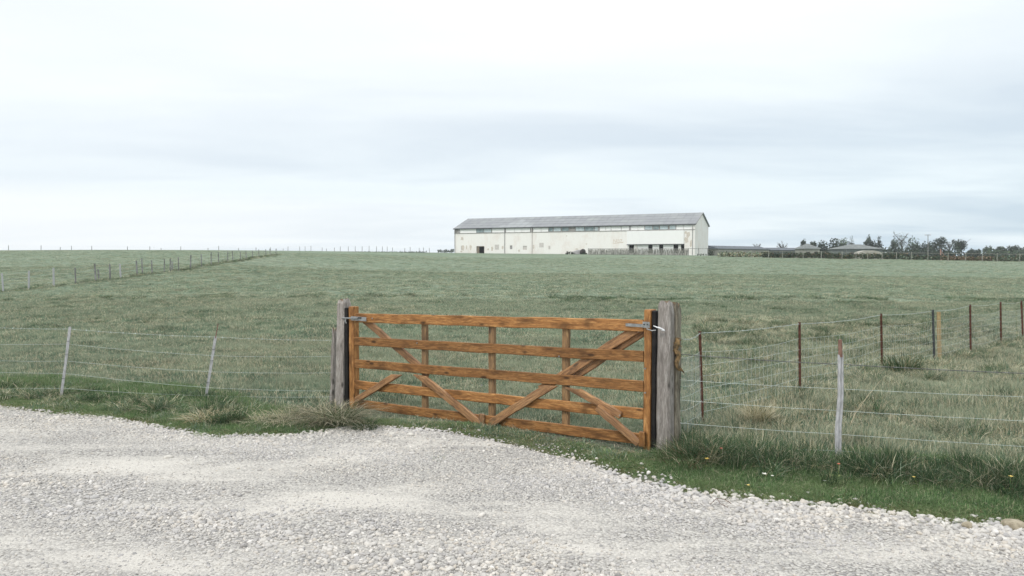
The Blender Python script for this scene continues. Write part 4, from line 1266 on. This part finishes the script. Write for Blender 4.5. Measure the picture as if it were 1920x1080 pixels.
# ------------------------------------------------------------------ hurdle fence in front of the building, and rails to its right
def flat_fence(name, label, d0, d1, px0, px1, posts, rails_, topy0, topy1, fmat, postw=.07, panels=0, loose=None, pmat=None):
    org = at((px0 + px1) / 2, 475, (d0 + d1) / 2); org.z = gz(org.x, org.y)
    fe = empty(name, org, label, 'fence')
    def D(px): return d0 + (d1 - d0) * (px - px0) / (px1 - px0)
    def top(px): return at(px, topy0 + (topy1 - topy0) * (px - px0) / (px1 - px0), D(px))
    for px in posts:
        t_ = top(px); bb = Vector((t_.x, t_.y, gz(t_.x, t_.y)))
        post_tube(bb - org, t_ - org + Vector((0, 0, .08)), postw, postw * .9, 6).obj('post', M[fmat], fe)
    for (pa, pb, drop, r) in rails_:
        mb = MB(); n = max(2, int((pb - pa) / 25))
        mb.tube([top(pa + (pb - pa) * k / n) - org - Vector((0, 0.0, drop)) for k in range(n + 1)], r, 5); mb.obj('rail', M[pmat or fmat], fe)
    return fe, org, top
hpx = [1103, 1127, 1155, 1179, 1204, 1240, 1266, 1291, 1310, 1327]
fe, org, top_ = flat_fence('hurdle_fence', 'grey fence of rough woven hurdles in front of the right half of the white building', 172, 164, 1103, 1327, hpx, [(1103, 1327, 0.02, .05)], 466.3, 466, 'fieldpost')
M['hurdle'] = simple('woven_hurdle', (0.13, 0.135, 0.12), (0.29, 0.285, 0.25), 3, 0.95)
r_ = random.Random(77)
for a, b_ in zip(hpx[:7], hpx[1:8]):
    mb = MB()
    n = int((b_ - a) / 1.0)
    for k in range(n):
        px = a + .6 + (b_ - a - 1.0) * (k + .5) / n
        t_ = top_(px); g0 = gz(t_.x, t_.y); dz = r_.uniform(0, .22)
        q = Vector((t_.x, t_.y, 0)) - Vector((org.x, org.y, 0))
        mb.tube([q + Vector((r_.uniform(-.06, .06), r_.uniform(-.05, .05), g0 - org.z - .1)), q + Vector((r_.uniform(-.05, .05), r_.uniform(-.05, .05), (t_.z + g0) / 2 - org.z)), q + Vector((r_.uniform(-.08, .08), 0, t_.z - dz - org.z))], [.055, .06, .045], 5)
    o = mb.obj('hurdle_panel', M['hurdle'], fe)
ppx = [1350, 1382, 1409, 1441, 1467, 1506, 1540, 1579, 1605, 1627, 1654, 1681, 1709, 1740, 1778, 1811, 1842, 1870, 1912, 1950, 1990]
fe, org, top_ = flat_fence('paddock_fence', 'pale post and rail paddock fence running along the right skyline', 147, 131, 1345, 1990, ppx, [(1345, 1990, .06, .028)], 469.5, 477, 'paddock', .06)

# ------------------------------------------------------------------ vegetation helpers
DKG = [(0.030, 0.050, 0.028), (0.040, 0.062, 0.035), (0.026, 0.042, 0.028)]
MDG = [(0.055, 0.085, 0.045), (0.07, 0.10, 0.05), (0.045, 0.07, 0.04)]
PLG = [(0.07, 0.085, 0.06), (0.10, 0.12, 0.085), (0.05, 0.065, 0.05)]
BRN = [(0.12, 0.09, 0.055), (0.17, 0.13, 0.08), (0.07, 0.085, 0.045)]
RED = [(0.20, 0.12, 0.08), (0.26, 0.18, 0.125), (0.12, 0.12, 0.07)]
M['trunk'] = simple('tree_bark', (0.04, 0.038, 0.033), (0.09, 0.085, 0.07), 5, 0.95)
def leaf_cloud(mb, lobes, n, size, pal, r, shell=0.55):
    tot = sum(l[3] * l[4] * l[5] for l in lobes)
    for (cx, cy, cz, rx, ry, rz) in lobes:
        m_ = max(6, int(n * rx * ry * rz / tot))
        for _ in range(m_):
            while True:
                a, b_, c_ = r.uniform(-1, 1), r.uniform(-1, 1), r.uniform(-1, 1)
                q = a * a + b_ * b_ + c_ * c_
                if q < 1 and (q > shell or r.random() < .35): break
            k = 1 + r.uniform(-.12, .22)
            p = Vector((cx + a * rx * k, cy + b_ * ry * k, cz + c_ * rz * k))
            s = size * r.uniform(.5, 1.4)
            u = Vector((r.gauss(0, 1), r.gauss(0, 1), r.gauss(0, 1))).normalized(); v_2 = u.orthogonal().normalized(); w2 = u.cross(v_2)
            col = pal[r.randrange(len(pal))]; kk = r.uniform(.7, 1.3); col = tuple(x * kk for x in col)
            p.z = max(p.z, 0.05)
            mb.add([p + v_2 * s, p + w2 * s * .7, p - v_2 * s * .9, p - w2 * s * .6], [(0, 1, 2, 3)], col)
def tree(px, topy, wpx, d, kind, label, group='trees beyond the paddocks', seed=0, nleaf=1100):
    r = random.Random(seed)
    b0 = at(px, 470, d); b0.z = gz(b0.x, b0.y)
    tz_ = at(px, topy, d).z; H = tz_ - b0.z; Wd = wpx / FPX * d
    e = empty({'dark': 'dark_tree', 'mid': 'leafy_tree', 'pale': 'pale_tree', 'bare': 'bare_tree', 'conifer': 'conifer', 'round': 'round_tree'}[kind], b0, label, 'tree', group)
    tr = MB()
    th = H * (.55 if kind in ('dark', 'mid') else .8)
    tr.tube([(0, 0, -.2), (r.uniform(-.1, .1), 0, th * .5), (r.uniform(-.2, .2), 0, th)], [.05 * H * .6, .03 * H * .6, .01 * H], 6)
    for k in range(9 if kind != 'bare' else 30):
        z = r.uniform(.25, .9) * th; a = r.uniform(0, 6.28); L = r.uniform(.3, .62) * Wd
        p1 = Vector((math.cos(a) * L * .5, math.sin(a) * L * .5, z + L * .5)); p2 = Vector((math.cos(a + .2) * L, math.sin(a + .2) * L, min(z + L * 1.1, H)))
        tr.tube([(0, 0, z), p1, p2], [.014 * H, .009 * H, .004 * H], 4, False)
        if kind in ('bare', 'pale'):
            for _ in range(5):
                q = p1.lerp(p2, r.random()); tr.tube([q, q + Vector((r.uniform(-.3, .3) * Wd * .4, r.uniform(-.3, .3) * Wd * .4, r.uniform(.1, .4) * Wd * .4))], [.006 * H, .003 * H], 3, False)
    tr.obj('trunk', M['trunk'], e)
    pal = {'dark': DKG, 'mid': DKG + MDG, 'pale': PLG, 'bare': PLG, 'conifer': DKG[:2], 'round': MDG + DKG}[kind]
    mb = MB(); lobes = []
    if kind == 'conifer':
        for k in range(6):
            q = k / 5; lobes.append((0, 0, H * (.15 + .75 * q), Wd * .5 * (1 - .75 * q), Wd * .5 * (1 - .75 * q), H * .16))
    elif kind == 'round':
        for k in range(9):
            a = r.uniform(0, 6.28); q = r.uniform(.0, .3) * Wd
            lobes.append((q * math.cos(a), q * math.sin(a), H * r.uniform(.5, .82), Wd * .27, Wd * .27, H * .18))
    else:
        n = {'dark': 12, 'mid': 11, 'pale': 10, 'bare': 6}[kind]
        for k in range(n):
            a = r.uniform(0, 6.28); q = r.uniform(.05, .34) * Wd; zc = r.uniform(.18 if kind != 'pale' else .45, .86)
            sc_ = (1.1 - .5 * zc) * r.uniform(.7, 1.2)
            lobes.append((q * math.cos(a), q * math.sin(a), H * zc, Wd * .34 * sc_, Wd * .34 * sc_, H * .2 * r.uniform(.7, 1.2)))
    nl = {'bare': int(nleaf * .3), 'pale': int(nleaf * .8)}.get(kind, nleaf)
    leaf_cloud(mb, lobes, nl, (.30 if kind not in ('bare', 'pale') else .16) * d / 280, pal, r, .25)
    mb.obj('crown', M['foliage'], e)
    return e
L_ = lambda s: s
trees = [
 (1420, 455, 14, 262, 'bare', 'small bare reddish tree rising over the low dark roof, nearer the white building'),
 (1467, 453, 19, 262, 'bare', 'thin bare tree over the low dark roof, nearer the small hut'),
 (1507, 450, 13, 285, 'dark', 'narrow dark tree at the left end of the tree belt, left of the small hut'),
 (1524, 452, 12, 290, 'mid', 'small tree peeping over the small hut roof'),
 (1541, 453, 22, 280, 'dark', 'low dark bushy tree just right of the small hut'),
 (1560, 449, 24, 282, 'dark', 'dark rounded tree midway between the two hipped roofs'),
 (1579, 446, 26, 284, 'mid', 'tallest tree of the clump between the two hipped roofs'),
 (1596, 446, 12, 286, 'bare', 'bare twiggy tree at the right end of the clump between the hipped roofs'),
 (1626, 442, 13, 286, 'mid', 'slender tree above the big hipped roof'),
 (1648, 443, 22, 276, 'conifer', 'dark pointed conifer right of the big hipped roof'),
 (1636, 449, 22, 284, 'dark', 'dark bushy tree between slender tree and conifer'),
 (1676, 449, 18, 285, 'mid', 'mid green tree right of the gap beside the conifer'),
 (1691, 436, 27, 290, 'pale', 'tall pale open crowned tree, the highest of the belt'),
 (1711, 443, 24, 286, 'mid', 'broad tree right of the tall pale one'),
 (1728, 448, 24, 280, 'dark', 'dark broad tree just left of the utility pole'),
 (1746, 451, 20, 282, 'dark', 'dark tree just right of the utility pole'),
 (1762, 445, 22, 278, 'dark', 'high dark tree at the right end of the dark mass'),
 (1779, 451, 15, 284, 'bare', 'thin bare tree between the dark mass and the round tree'),
 (1800, 448, 29, 280, 'round', 'round crowned tree on a clear stem standing by itself'),
 (1820, 467, 16, 282, 'dark', 'low dark tree right of the round crowned one'),
 (1833, 469, 12, 284, 'mid', 'lowest small tree in the gap before the right woodland'),
 (1858, 462, 22, 290, 'mid', 'first tree of the woodland at the right edge, left end'),
 (1878, 462, 22, 290, 'mid', 'second tree of the right woodland'),
 (1899, 459, 22, 290, 'mid', 'highest tree of the right woodland'),
 (1918, 461, 22, 292, 'mid', 'tree of the right woodland cut by the picture edge'),
 (1942, 461, 26, 292, 'mid', 'woodland tree beyond the right picture edge'),
 (1970, 460, 26, 292, 'mid', 'woodland tree farther beyond the right picture edge'),
]
for k, t_ in enumerate(trees):
    tree(t_[0], t_[1], t_[2] * (1.25 if t_[4] in ('dark', 'mid') else 1.1), t_[3], t_[4], t_[5], seed=500 + k)

def bush(name, px, py, wpx, hpx, d, pal, label, seed, n=160, leaf=.14, cat='bush', group=None, depth=None, kind=None):
    r = random.Random(seed)
    b0 = at(px, py, d); b0.z = gz(b0.x, b0.y)
    Wd = wpx / FPX * d; H = at(px, py - hpx, d).z - b0.z
    H = max(H, 0.25)
    mb = MB(); lobes = []
    nl = max(3, int(Wd / max(H, .5) * 2.2))
    for k in range(nl):
        x_ = (k + .5) / nl * Wd - Wd / 2 + r.uniform(-.1, .1); rz = H * r.uniform(.35, .55)
        lobes.append((x_, r.uniform(-.2, .2), H * .42 + r.uniform(-.1, .1) * H, Wd / nl * .8, (depth or H * .6), rz))
    leaf_cloud(mb, lobes, n, leaf * d / 160, pal, r, .2)
    o = mb.obj(name, M['foliage'], loc=b0)
    return tag(o, label, cat, group, kind)
bush('hedge', 1648, 474, 300, 11, 270, DKG, 'dark hedge base running under the belt of trees', 1, 5200, .26, 'hedge')
bush('hedge', 1820, 476, 60, 6, 275, DKG, 'lowest stretch of hedge in the gap before the right woodland', 16, 300, .26, 'hedge')
bush('hedge', 1905, 474, 130, 10, 280, DKG + MDG, 'dark hedge base under the woodland at the right edge', 2, 1800, .26, 'hedge')
bush('bush', 836, 474, 30, 7, 205, DKG + MDG, 'dark bush against the left end of the white building', 3, 420, .12)
bush('hedge', 775, 474, 52, 3.6, 178, DKG + MDG, 'thin dark hedge line on the crest left of the bush', 4, 380, .09, 'hedge')
bush('hedge', 700, 474.5, 90, 3.0, 172, MDG + GREY, 'faint low green bank of weeds on the crest', 5, 420, .08, 'hedge')
bush('bush', 1068, 479, 14, 8, 177, DKG + PLG, 'small dark bush at the left of the heap by the white wall', 6, 160, .12)
bush('bush', 1096, 480, 9, 7, 176, DKG, 'tiny dark bush just left of the hurdle fence', 7, 110, .10)
bush('bush', 1334, 480, 10, 12, 166, DKG, 'dark bush at the right corner of the white building', 8, 200, .12)
bush('bush', 1316, 480, 18, 5, 163, MDG, 'low green weeds at the foot of the white gable', 9, 160, .08)
bush('scrub', 1395, 483, 96, 12, 152, BRN + GREY + STRAW, 'dry beige scrub along the left part of the paddock fence', 10, 1900, .17, 'scrub')
bush('scrub', 1495, 485, 126, 13, 150.5, BRN + MDG + DKG, 'brown green hedge scrub below the long dark roof', 11, 2600, .17, 'scrub')
bush('scrub', 1625, 487, 150, 13, 148, MDG + DKG + BRN, 'dark green scrub below the big hipped roof', 12, 2900, .17, 'scrub')
bush('scrub', 1732, 489, 86, 11, 146, MDG + BRN + GREY, 'mixed green scrub around the foot of the utility pole', 13, 1700, .17, 'scrub')
bush('scrub', 1818, 490, 100, 11, 143, RED + BRN + MDG[:1], 'rust red dead scrub along the paddock fence right of the red pole', 14, 2000, .17, 'scrub')
bush('scrub', 1915, 491, 104, 13, 141, MDG + BRN + GREY, 'olive green scrub at the right end of the paddock fence', 15, 2000, .17, 'scrub')
# heap near the wall
hp = at(1083, 478, 178.5); hp.z = gz(hp.x, hp.y)
e = empty('scrap_heap', hp, 'low heap with pale sheet and dark end by the white wall', 'heap')
vs, fs = rock_mesh(9, 2, (1.5, 1, .75)); mesh_obj('sheet_pile', [(a, b_, c_ + .4) for a, b_, c_ in vs], fs, M['pipe'], e)
vs, fs = rock_mesh(10, 2, (.8, .9, .85)); mesh_obj('dark_pile', [(a + 1.2, b_ - .35, c_ + .45) for a, b_, c_ in vs], fs, M['dark'], e)

# ------------------------------------------------------------------ farm sheds on the right
M['shedroof'] = simple('dark_shed_roof', (0.085, 0.10, 0.12), (0.15, 0.165, 0.18), 1.2, 0.8)
M['hutroof'] = simple('hut_roof', (0.13, 0.145, 0.145), (0.22, 0.235, 0.23), 2, 0.85)
M['shedwall'] = simple('shed_wall', (0.22, 0.22, 0.195), (0.33, 0.325, 0.29), 1.5, 0.9)
M['darkwall'] = simple('dark_shed_wall', (0.07, 0.09, 0.09), (0.13, 0.15, 0.14), 1.5, 0.9)
M['tarp'] = simple('pale_tarp', (0.28, 0.265, 0.23), (0.44, 0.42, 0.37), 2, 0.8)
def shed(name, pa, pb, da, db, eavey_a, ridgey, wid, label, wallmat, roofmat, hip=0.0, wins=0):
    A_ = at(pa, eavey_a, da); B_ = at(pb, eavey_a, db)
    g0 = min(gz(A_.x, A_.y), gz(B_.x, B_.y)) - .3
    o0 = Vector((A_.x, A_.y, g0)); u = Vector((B_.x - A_.x, B_.y - A_.y, 0)); L = u.length
    e = empty(name, o0, label, 'building'); e.rotation_euler = (0, 0, math.atan2(u.y, u.x))
    H = A_.z - g0; rz = at((pa + pb) / 2, ridgey, (da + db) / 2 + wid / 2).z - g0
    for (nm, lo, hi_) in (('front_wall', (0, 0, 0), (L, .2, H)), ('back_wall', (0, wid - .2, 0), (L, wid, H)), ('end_wall', (0, .203, 0), (.2, wid - .203, H)), ('end_wall', (L - .2, .203, 0), (L, wid - .203, H))):
        mb = MB(); mb.box(lo, hi_); mb.obj(nm, M[wallmat], e)
    o_ = .3; h = hip * wid / 2
    v = [(-o_, -o_, H), (L + o_, -o_, H), (L + o_, wid + o_, H), (-o_, wid + o_, H), (h, wid / 2, rz), (L - h, wid / 2, rz)]
    v2 = [(a, b_, c_ + .12) for a, b_, c_ in v]
    fs = [(0, 1, 5, 4), (1, 2, 5), (2, 3, 4, 5), (3, 0, 4)]
    mb = MB(); mb.add(v2, fs); mb.add(v, [tuple(reversed(f_)) for f_ in fs])
    mb.add([v[0], v[1], v2[1], v2[0]], [(0, 1, 2, 3)]); mb.add([v[1], v[2], v2[2], v2[1]], [(0, 1, 2, 3)]); mb.add([v[3], v[0], v2[0], v2[3]], [(0, 1, 2, 3)])
    mb.obj('roof', M[roofmat], e)
    for k in range(wins):
        x_ = L * (k + .5) / wins
        mb = MB(); mb.box((x_ - .5, -.03, H * .45), (x_ + .5, -.004, H * .8)); mb.obj('window', M['dark'], e)
    return e
shed('long_shed', 1346, 1442, 196, 214, 466.8, 462.2, 6, 'long low shed with a dark roof and pale wall right of the white building', 'shedwall', 'shedroof', 0, 4)
shed('low_shed', 1444, 1512, 216, 222, 469.4, 465.3, 6, 'low dark shed continuing the roof line towards the small hut', 'darkwall', 'shedroof', 0, 0)
shed('small_hut', 1508, 1537, 200, 201, 466.8, 457.8, 4.2, 'small pale hut with a hipped grey roof below the tree belt', 'shedwall', 'hutroof', .95, 2)
shed('hipped_barn', 1586, 1655, 226, 228, 467.0, 459.0, 9, 'broad barn with a big grey hipped roof in front of the trees', 'darkwall', 'hutroof', .95, 3)
# tarp tunnel
A_ = at(1608, 476, 200); B_ = at(1656, 476, 200); g0 = gz(A_.x, A_.y)
mb = MB(); n = 14; vs = []
L = (B_ - A_).length; top_h = at(1632, 467.2, 200).z - g0
for yy in (0, 3):
    for k in range(n + 1):
        a = math.pi * k / n; vs.append((L / 2 - math.cos(a) * L / 2, yy, max(0, math.sin(a)) ** .4 * top_h * .9))
fs = [(k, k + 1, n + 2 + k, n + 1 + k) for k in range(n)] + [tuple(range(n, -1, -1)), tuple(range(n + 1, 2 * n + 2))]
tag(mesh_obj('tarp_tunnel', vs, fs, M['tarp'], loc=(A_.x, A_.y, g0)), 'pale arched tarpaulin tunnel in front of the hipped barn', 'tunnel')
# utility pole and red pole
p = at(1740, 486, 152); p.z = gz(p.x, p.y)
e = empty('utility_pole', p, 'thin tall utility pole with a short crossarm among the dark trees', 'pole')
tp = at(1740, 440, 152) - p
mb = MB(); mb.tube([(0, 0, -.3), tp * .5, tp], [.09, .08, .065], 8); mb.obj('pole_shaft', M['fieldpost'], e)
mb = MB(); mb.box((-.75, -.05, tp.z - .12), (.45, .05, tp.z - .02)); mb.obj('crossarm', M['fieldpost'], e)
for x_ in (-.68, .4):
    mb = MB(); mb.tube([(x_, 0, tp.z - .02), (x_, 0, tp.z + .16)], [.05, .035], 6); mb.obj('insulator', M['white'], e)
p = at(1764, 486, 147); p.z = gz(p.x, p.y)
M['redwood'] = simple('red_pole', (0.34, 0.19, 0.15), (0.46, 0.28, 0.23), 2, .85)
tp = at(1763.5, 467, 147) - p
mb = MB(); mb.tube([(0, 0, -.3), tp * .5, tp], [.11, .11, .09], 7); mb.tube([tp * .93, tp * .5 + Vector((.55, 0, 0)), Vector((.9, 0, 0))], .05, 5)
tag(mb.obj('red_pole', M['redwood'], loc=p), 'short reddish pole with a strut, right of the utility pole', 'pole')

# ------------------------------------------------------------------ tussocks and single plants
def tussock(name, px, py, n, rad, h0, h1, pal, label, seed, lean=.7, wd=.006, cat='grass tuft', group=None, yoff=0.0):
    b0 = on_plane(px, py)
    if b0.y > 10:
        for _ in range(20):
            b0 = on_plane(px, py, gz(b0.x, b0.y))
    b0.y += yoff
    b0.z = gz(b0.x, b0.y) - .01
    v, f, c = blades(n, rad, h0, h1, wd, pal, lean, 5, seed)
    o = mesh_obj(name, v, f, M['tussock'], loc=b0, cols=c)
    return tag(o, label, cat, group)
TG = [(0.05, 0.085, 0.035), (0.07, 0.11, 0.05)]
tussock('dry_tussock', 606, 800, 1500, .30, .12, .42, STRAW * 4 + TG * 2 + BRN, 'big dry straw coloured tussock slumped against the latch post', 11, 1.35, .006, yoff=.25)
tussock('green_tussock', 634, 800, 520, .15, .18, .36, TG * 3 + STRAW[:2], 'dark green tussock crowding the foot of the latch post', 12, 1.1, .0045, yoff=.1)
tussock('green_tussock', 684, 806, 260, .13, .10, .24, TG * 3 + STRAW[:1], 'spiky green tussock under the lower left corner of the gate', 13, 1.2, .0045)
tussock('dry_tussock', 536, 792, 520, .30, .10, .28, STRAW * 2 + TG, 'low straw tussock left of the big one by the latch post', 14, 1.1)
tussock('dry_tussock', 385, 790, 420, .20, .10, .24, [(0.40, 0.28, 0.16)] + STRAW + TG[:1], 'pinkish dry tussock on the verge below the right leaning stake', 15, 1.1)
tussock('green_tussock', 432, 795, 320, .13, .12, .25, TG, 'small very dark green tussock between two dry ones on the left verge', 16, .8)
tussock('dry_tussock', 480, 795, 300, .18, .09, .22, STRAW + TG, 'thin straw tussock right of the small dark one', 17, 1.1)
tussock('green_tussock', 345, 747, 260, .3, .10, .22, TG + GREY, 'tall green tussock behind the right leaning stake', 18, .8)
tussock('dry_tussock', 90, 735, 140, .2, .08, .18, BRN + TG, 'brownish tussock at the foot of the left leaning stake', 19, .9)
tussock('dry_tussock', 1420, 800, 520, .12, .20, .38, STRAW * 3 + TG[:1], 'upright pale straw tussock between the first two rusty stakes', 20, .55)
tussock('dry_tussock', 1470, 806, 160, .15, .08, .2, STRAW + TG, 'smaller straw tussock just right of the upright one', 21, .8)
tussock('green_tussock', 1692, 702, 420, .26, .2, .46, TG * 2 + GREY[:1] + STRAW[2:], 'dark green bushy tuft between the third rusty stake and the dark stake', 22, .6, .010)
tussock('dry_tussock', 1782, 690, 160, .35, .10, .24, STRAW * 2, 'yellow straw tuft right of the pale wooden stake', 23, .9, .010)
tussock('dark_tussock', 1298, 872, 420, .26, .14, .34, BRN + TG * 2 + STRAW[:1], 'dark brownish tussock hugging the foot of the hinge post', 24, .9)
tussock('pale_tussock', 1302, 812, 160, .15, .10, .26, GREY + STRAW[:2], 'whitish seedy grass between hinge post and first rusty stake', 25, .6)
tussock('green_tussock', 1905, 915, 260, .2, .15, .30, TG * 2 + STRAW[:1], 'tall green tussock at the right picture edge', 26, .7)
tussock('dry_tussock', 1888, 810, 120, .16, .06, .14, [(0.40, 0.32, 0.22)] + STRAW, 'small pinkish straw tuft in the field near the right edge', 27, 1.1)
tussock('green_tussock', 822, 862, 60, .06, .02, .06, GREY + STRAW, 'tiny weed growing alone in the gravel before the gate', 28, 1.1, .005)
# bare curling root by the latch-post tussock
mb = MB()
b0 = on_plane(610, 808); b0.z = 0
def rel(px, py, d): return at(px, py, d) - b0
mb.tube([rel(628, 748, 8.7), rel(629, 768, 8.4), rel(624, 788, 8.1), rel(604, 800, 7.9), rel(588, 806, 7.75)], [.004, .006, .007, .006, .003], 6)
mb.tube([rel(548, 762, 8.5), rel(546, 778, 8.3), rel(556, 790, 8.1), rel(572, 796, 8.0)], [.003, .004, .004, .002], 5)
tag(mb.obj('curling_root', M['root'], loc=b0, smooth=True), 'bare curling pale root in front of the tussock at the latch post', 'root')
# long pale stalks in the field on the right
for k, (pts, lab) in enumerate([([(1590, 815), (1603, 776), (1625, 745), (1652, 712)], 'long slanting dead stalk leaning up behind the grey stake'), ([(1524, 820), (1535, 808), (1546, 797)], 'short dead stalk lying left of the grey stake'), ([(1826, 808), (1836, 796), (1843, 785)], 'short upright dead stalk in the field on the far right')]):
    d0 = 7.6 if k < 2 else 8.0
    q = [at(a, b_, d0 + .15 * i) for i, (a, b_) in enumerate(pts)]
    g_0 = Vector((q[0].x, q[0].y, gz(q[0].x, q[0].y)))
    mb = MB(); mb.tube([Vector((0, 0, 0))] + [p - g_0 for p in q[1:]], [.004] + [.003] * (len(q) - 2) + [.002], 4)
    tag(mb.obj('dead_stalk', M['root'], loc=g_0), lab, 'stalk')
# flowers on the right verge
def flower(px, py, h, mat, label, rr=.012):
    b0 = on_plane(px, py); b0.z = gz(b0.x, b0.y)
    e = empty('wild_flower', b0, label, 'flower', 'wild flowers on the right verge')
    mb = MB(); tip = Vector((random.uniform(-.03, .03), random.uniform(-.02, .02), h)); mb.tube([(0, 0, 0), tip * .5 + Vector((.01, 0, 0)), tip], [.003, .0025, .002], 5); mb.obj('stem', M['stem'], e)
    mb = MB()
    for k in range(6):
        a = k * math.pi / 3; d = Vector((math.cos(a), math.sin(a), .35)).normalized(); s = Vector((-math.sin(a), math.cos(a), 0))
        mb.add([tip, tip + d * rr * .6 + s * rr * .4, tip + d * rr * 1.3, tip + d * rr * .6 - s * rr * .4], [(0, 1, 2, 3)])
    mb.obj('petals', M[mat], e)
    mb = MB()
    for sgn in (-1, 1):
        mb.add([(0, 0, h * .25), (sgn * .02, .004, h * .45), (sgn * .045, 0, h * .4), (sgn * .02, -.008, h * .35)], [(0, 1, 2, 3)])
    mb.obj('leaf', M['stem'], e)
flower(1330, 882, .10, 'petal_y', 'yellow flower low on the verge right of the hinge post', .020)
flower(1347, 876, .16, 'petal_r', 'pinkish red flower beside the yellow one near the hinge post', .013)
flower(1425, 876, .08, 'petal_w', 'white flower before the long grass, left of the grey stake', .015)
flower(1429, 902, .05, 'petal_w', 'largest white flower head low on the verge', .022)
flower(1447, 905, .05, 'petal_w', 'small white flower just right of the largest white one', .013)
flower(1409, 922, .05, 'petal_y', 'pale flower lowest on the verge by the gravel', .012)
flower(1567, 905, .15, 'petal_r', 'reddish flower in front of the grey stake', .012)
flower(1720, 920, .10, 'petal_y', 'yellow flower in the middle of the right long grass', .012)
flower(1888, 932, .16, 'petal_y', 'orange yellow flower near the right picture edge', .015)
flower(1260, 914, .04, 'petal_w', 'white flower near the gravel edge below the hinge post', .012)
flower(1540, 914, .05, 'petal_w', 'white flower low before the grey stake', .010)
flower(195, 790, .03, 'petal_w', 'tiny white flower cluster on the left verge', .012)

# ------------------------------------------------------------------ single larger stones
def stone(px, py, wpx, hr, label, mat='stonew', seed=0, group=None):
    b0 = on_plane(px, py); b0.z = gz(b0.x, b0.y)
    r = wpx / FPX * b0.y / 2
    vs, fs = rock_mesh(seed, 3, (r, r * .8, r * hr), .05)
    o = mesh_obj('stone' if mat == 'stonew' else 'boulder', [(a, b_, c_ + r * hr * .55) for a, b_, c_ in vs], fs, M[mat], loc=b0, smooth=True)
    o.rotation_euler = (0, 0, seed * 1.3)
    tag(o, label, 'stone', group)
stone(1900, 992, 42, .62, 'brown rounded rock on the road edge at the far right', 'rock', 31)
stone(1814, 990, 26, .6, 'pinkish half buried stone left of the brown rock', 'rock', 32)
for k, (px, py, wd, lab) in enumerate([
    (1356, 935, 16, 'white stone at the verge edge, left of two neighbouring ones'), (1377, 931, 15, 'upright white stone in the verge edge'), (1448, 935, 15, 'pale stone half in grass right of the dark twig'),
    (1469, 946, 16, 'smooth round white stone at the gravel edge below the white flowers'), (1508, 945, 20, 'largest smooth white stone at the gravel edge, centre right'), (1697, 964, 17, 'long white stone at the verge edge right of centre'),
    (1672, 964, 14, 'white stone just left of the long white one'), (1829, 1004, 14, 'upright cream stone below the pinkish one'), (1775, 1001, 16, 'cream stone left of the upright cream one'), (1771, 1032, 14, 'cream stone on open gravel near the right edge'),
    (770, 818, 18, 'broad pale stone under the gate left of its centre'), (734, 815, 14, 'pale stone under the gate near the green tussock'), (832, 822, 15, 'pale stone under the gate, near the middle upright'), (710, 832, 18, 'low pale stone on the gravel left of the weed'),
    (1202, 872, 12, 'white stone in the worn grass near the hinge end'), (1132, 886, 12, 'white stone at the gravel corner under the gate'), (316, 860, 18, 'flat white stone on the gravel left of the centre'), (360, 846, 20, 'flat grey white stone on the upper gravel, left'),
    (944, 984, 12, 'round pale stone in the wheel track'), (1012, 1028, 14, 'pinkish round stone on the near gravel')]):
    stone(px, py, wd, .5, lab, 'stonew', 40 + k)
# dark twig
b0 = on_plane(1330, 950); mb = MB()
mb.tube([(0, 0, .012), (.06, .03, .05), (.12, .02, .045), (.17, .0, .012)], .0022, 4); mb.tube([(.06, .03, .05), (.08, .0, .02), (.12, -.04, .01)], .002, 4)
tag(mb.obj('twig', M['rust'], loc=b0), 'thin dark bent twig on the gravel below the verge, right of centre', 'twig')

# ------------------------------------------------------------------ faint damp air over the fields
mb = MB(); mb.box((-420, -60, -3.5), (420, 420, 24.0))
hm = bpy.data.materials.new('air'); hm.use_nodes = True
nt = hm.node_tree; nt.nodes.clear()
o_ = nt.nodes.new('ShaderNodeOutputMaterial'); pv = nt.nodes.new('ShaderNodeVolumePrincipled')
pv.inputs['Density'].default_value = 0.00035; pv.inputs['Color'].default_value = (0.86, 0.90, 0.94, 1)
nt.links.new(pv.outputs[0], o_.inputs['Volume'])
tag(mb.obj('haze', hm), kind='stuff')
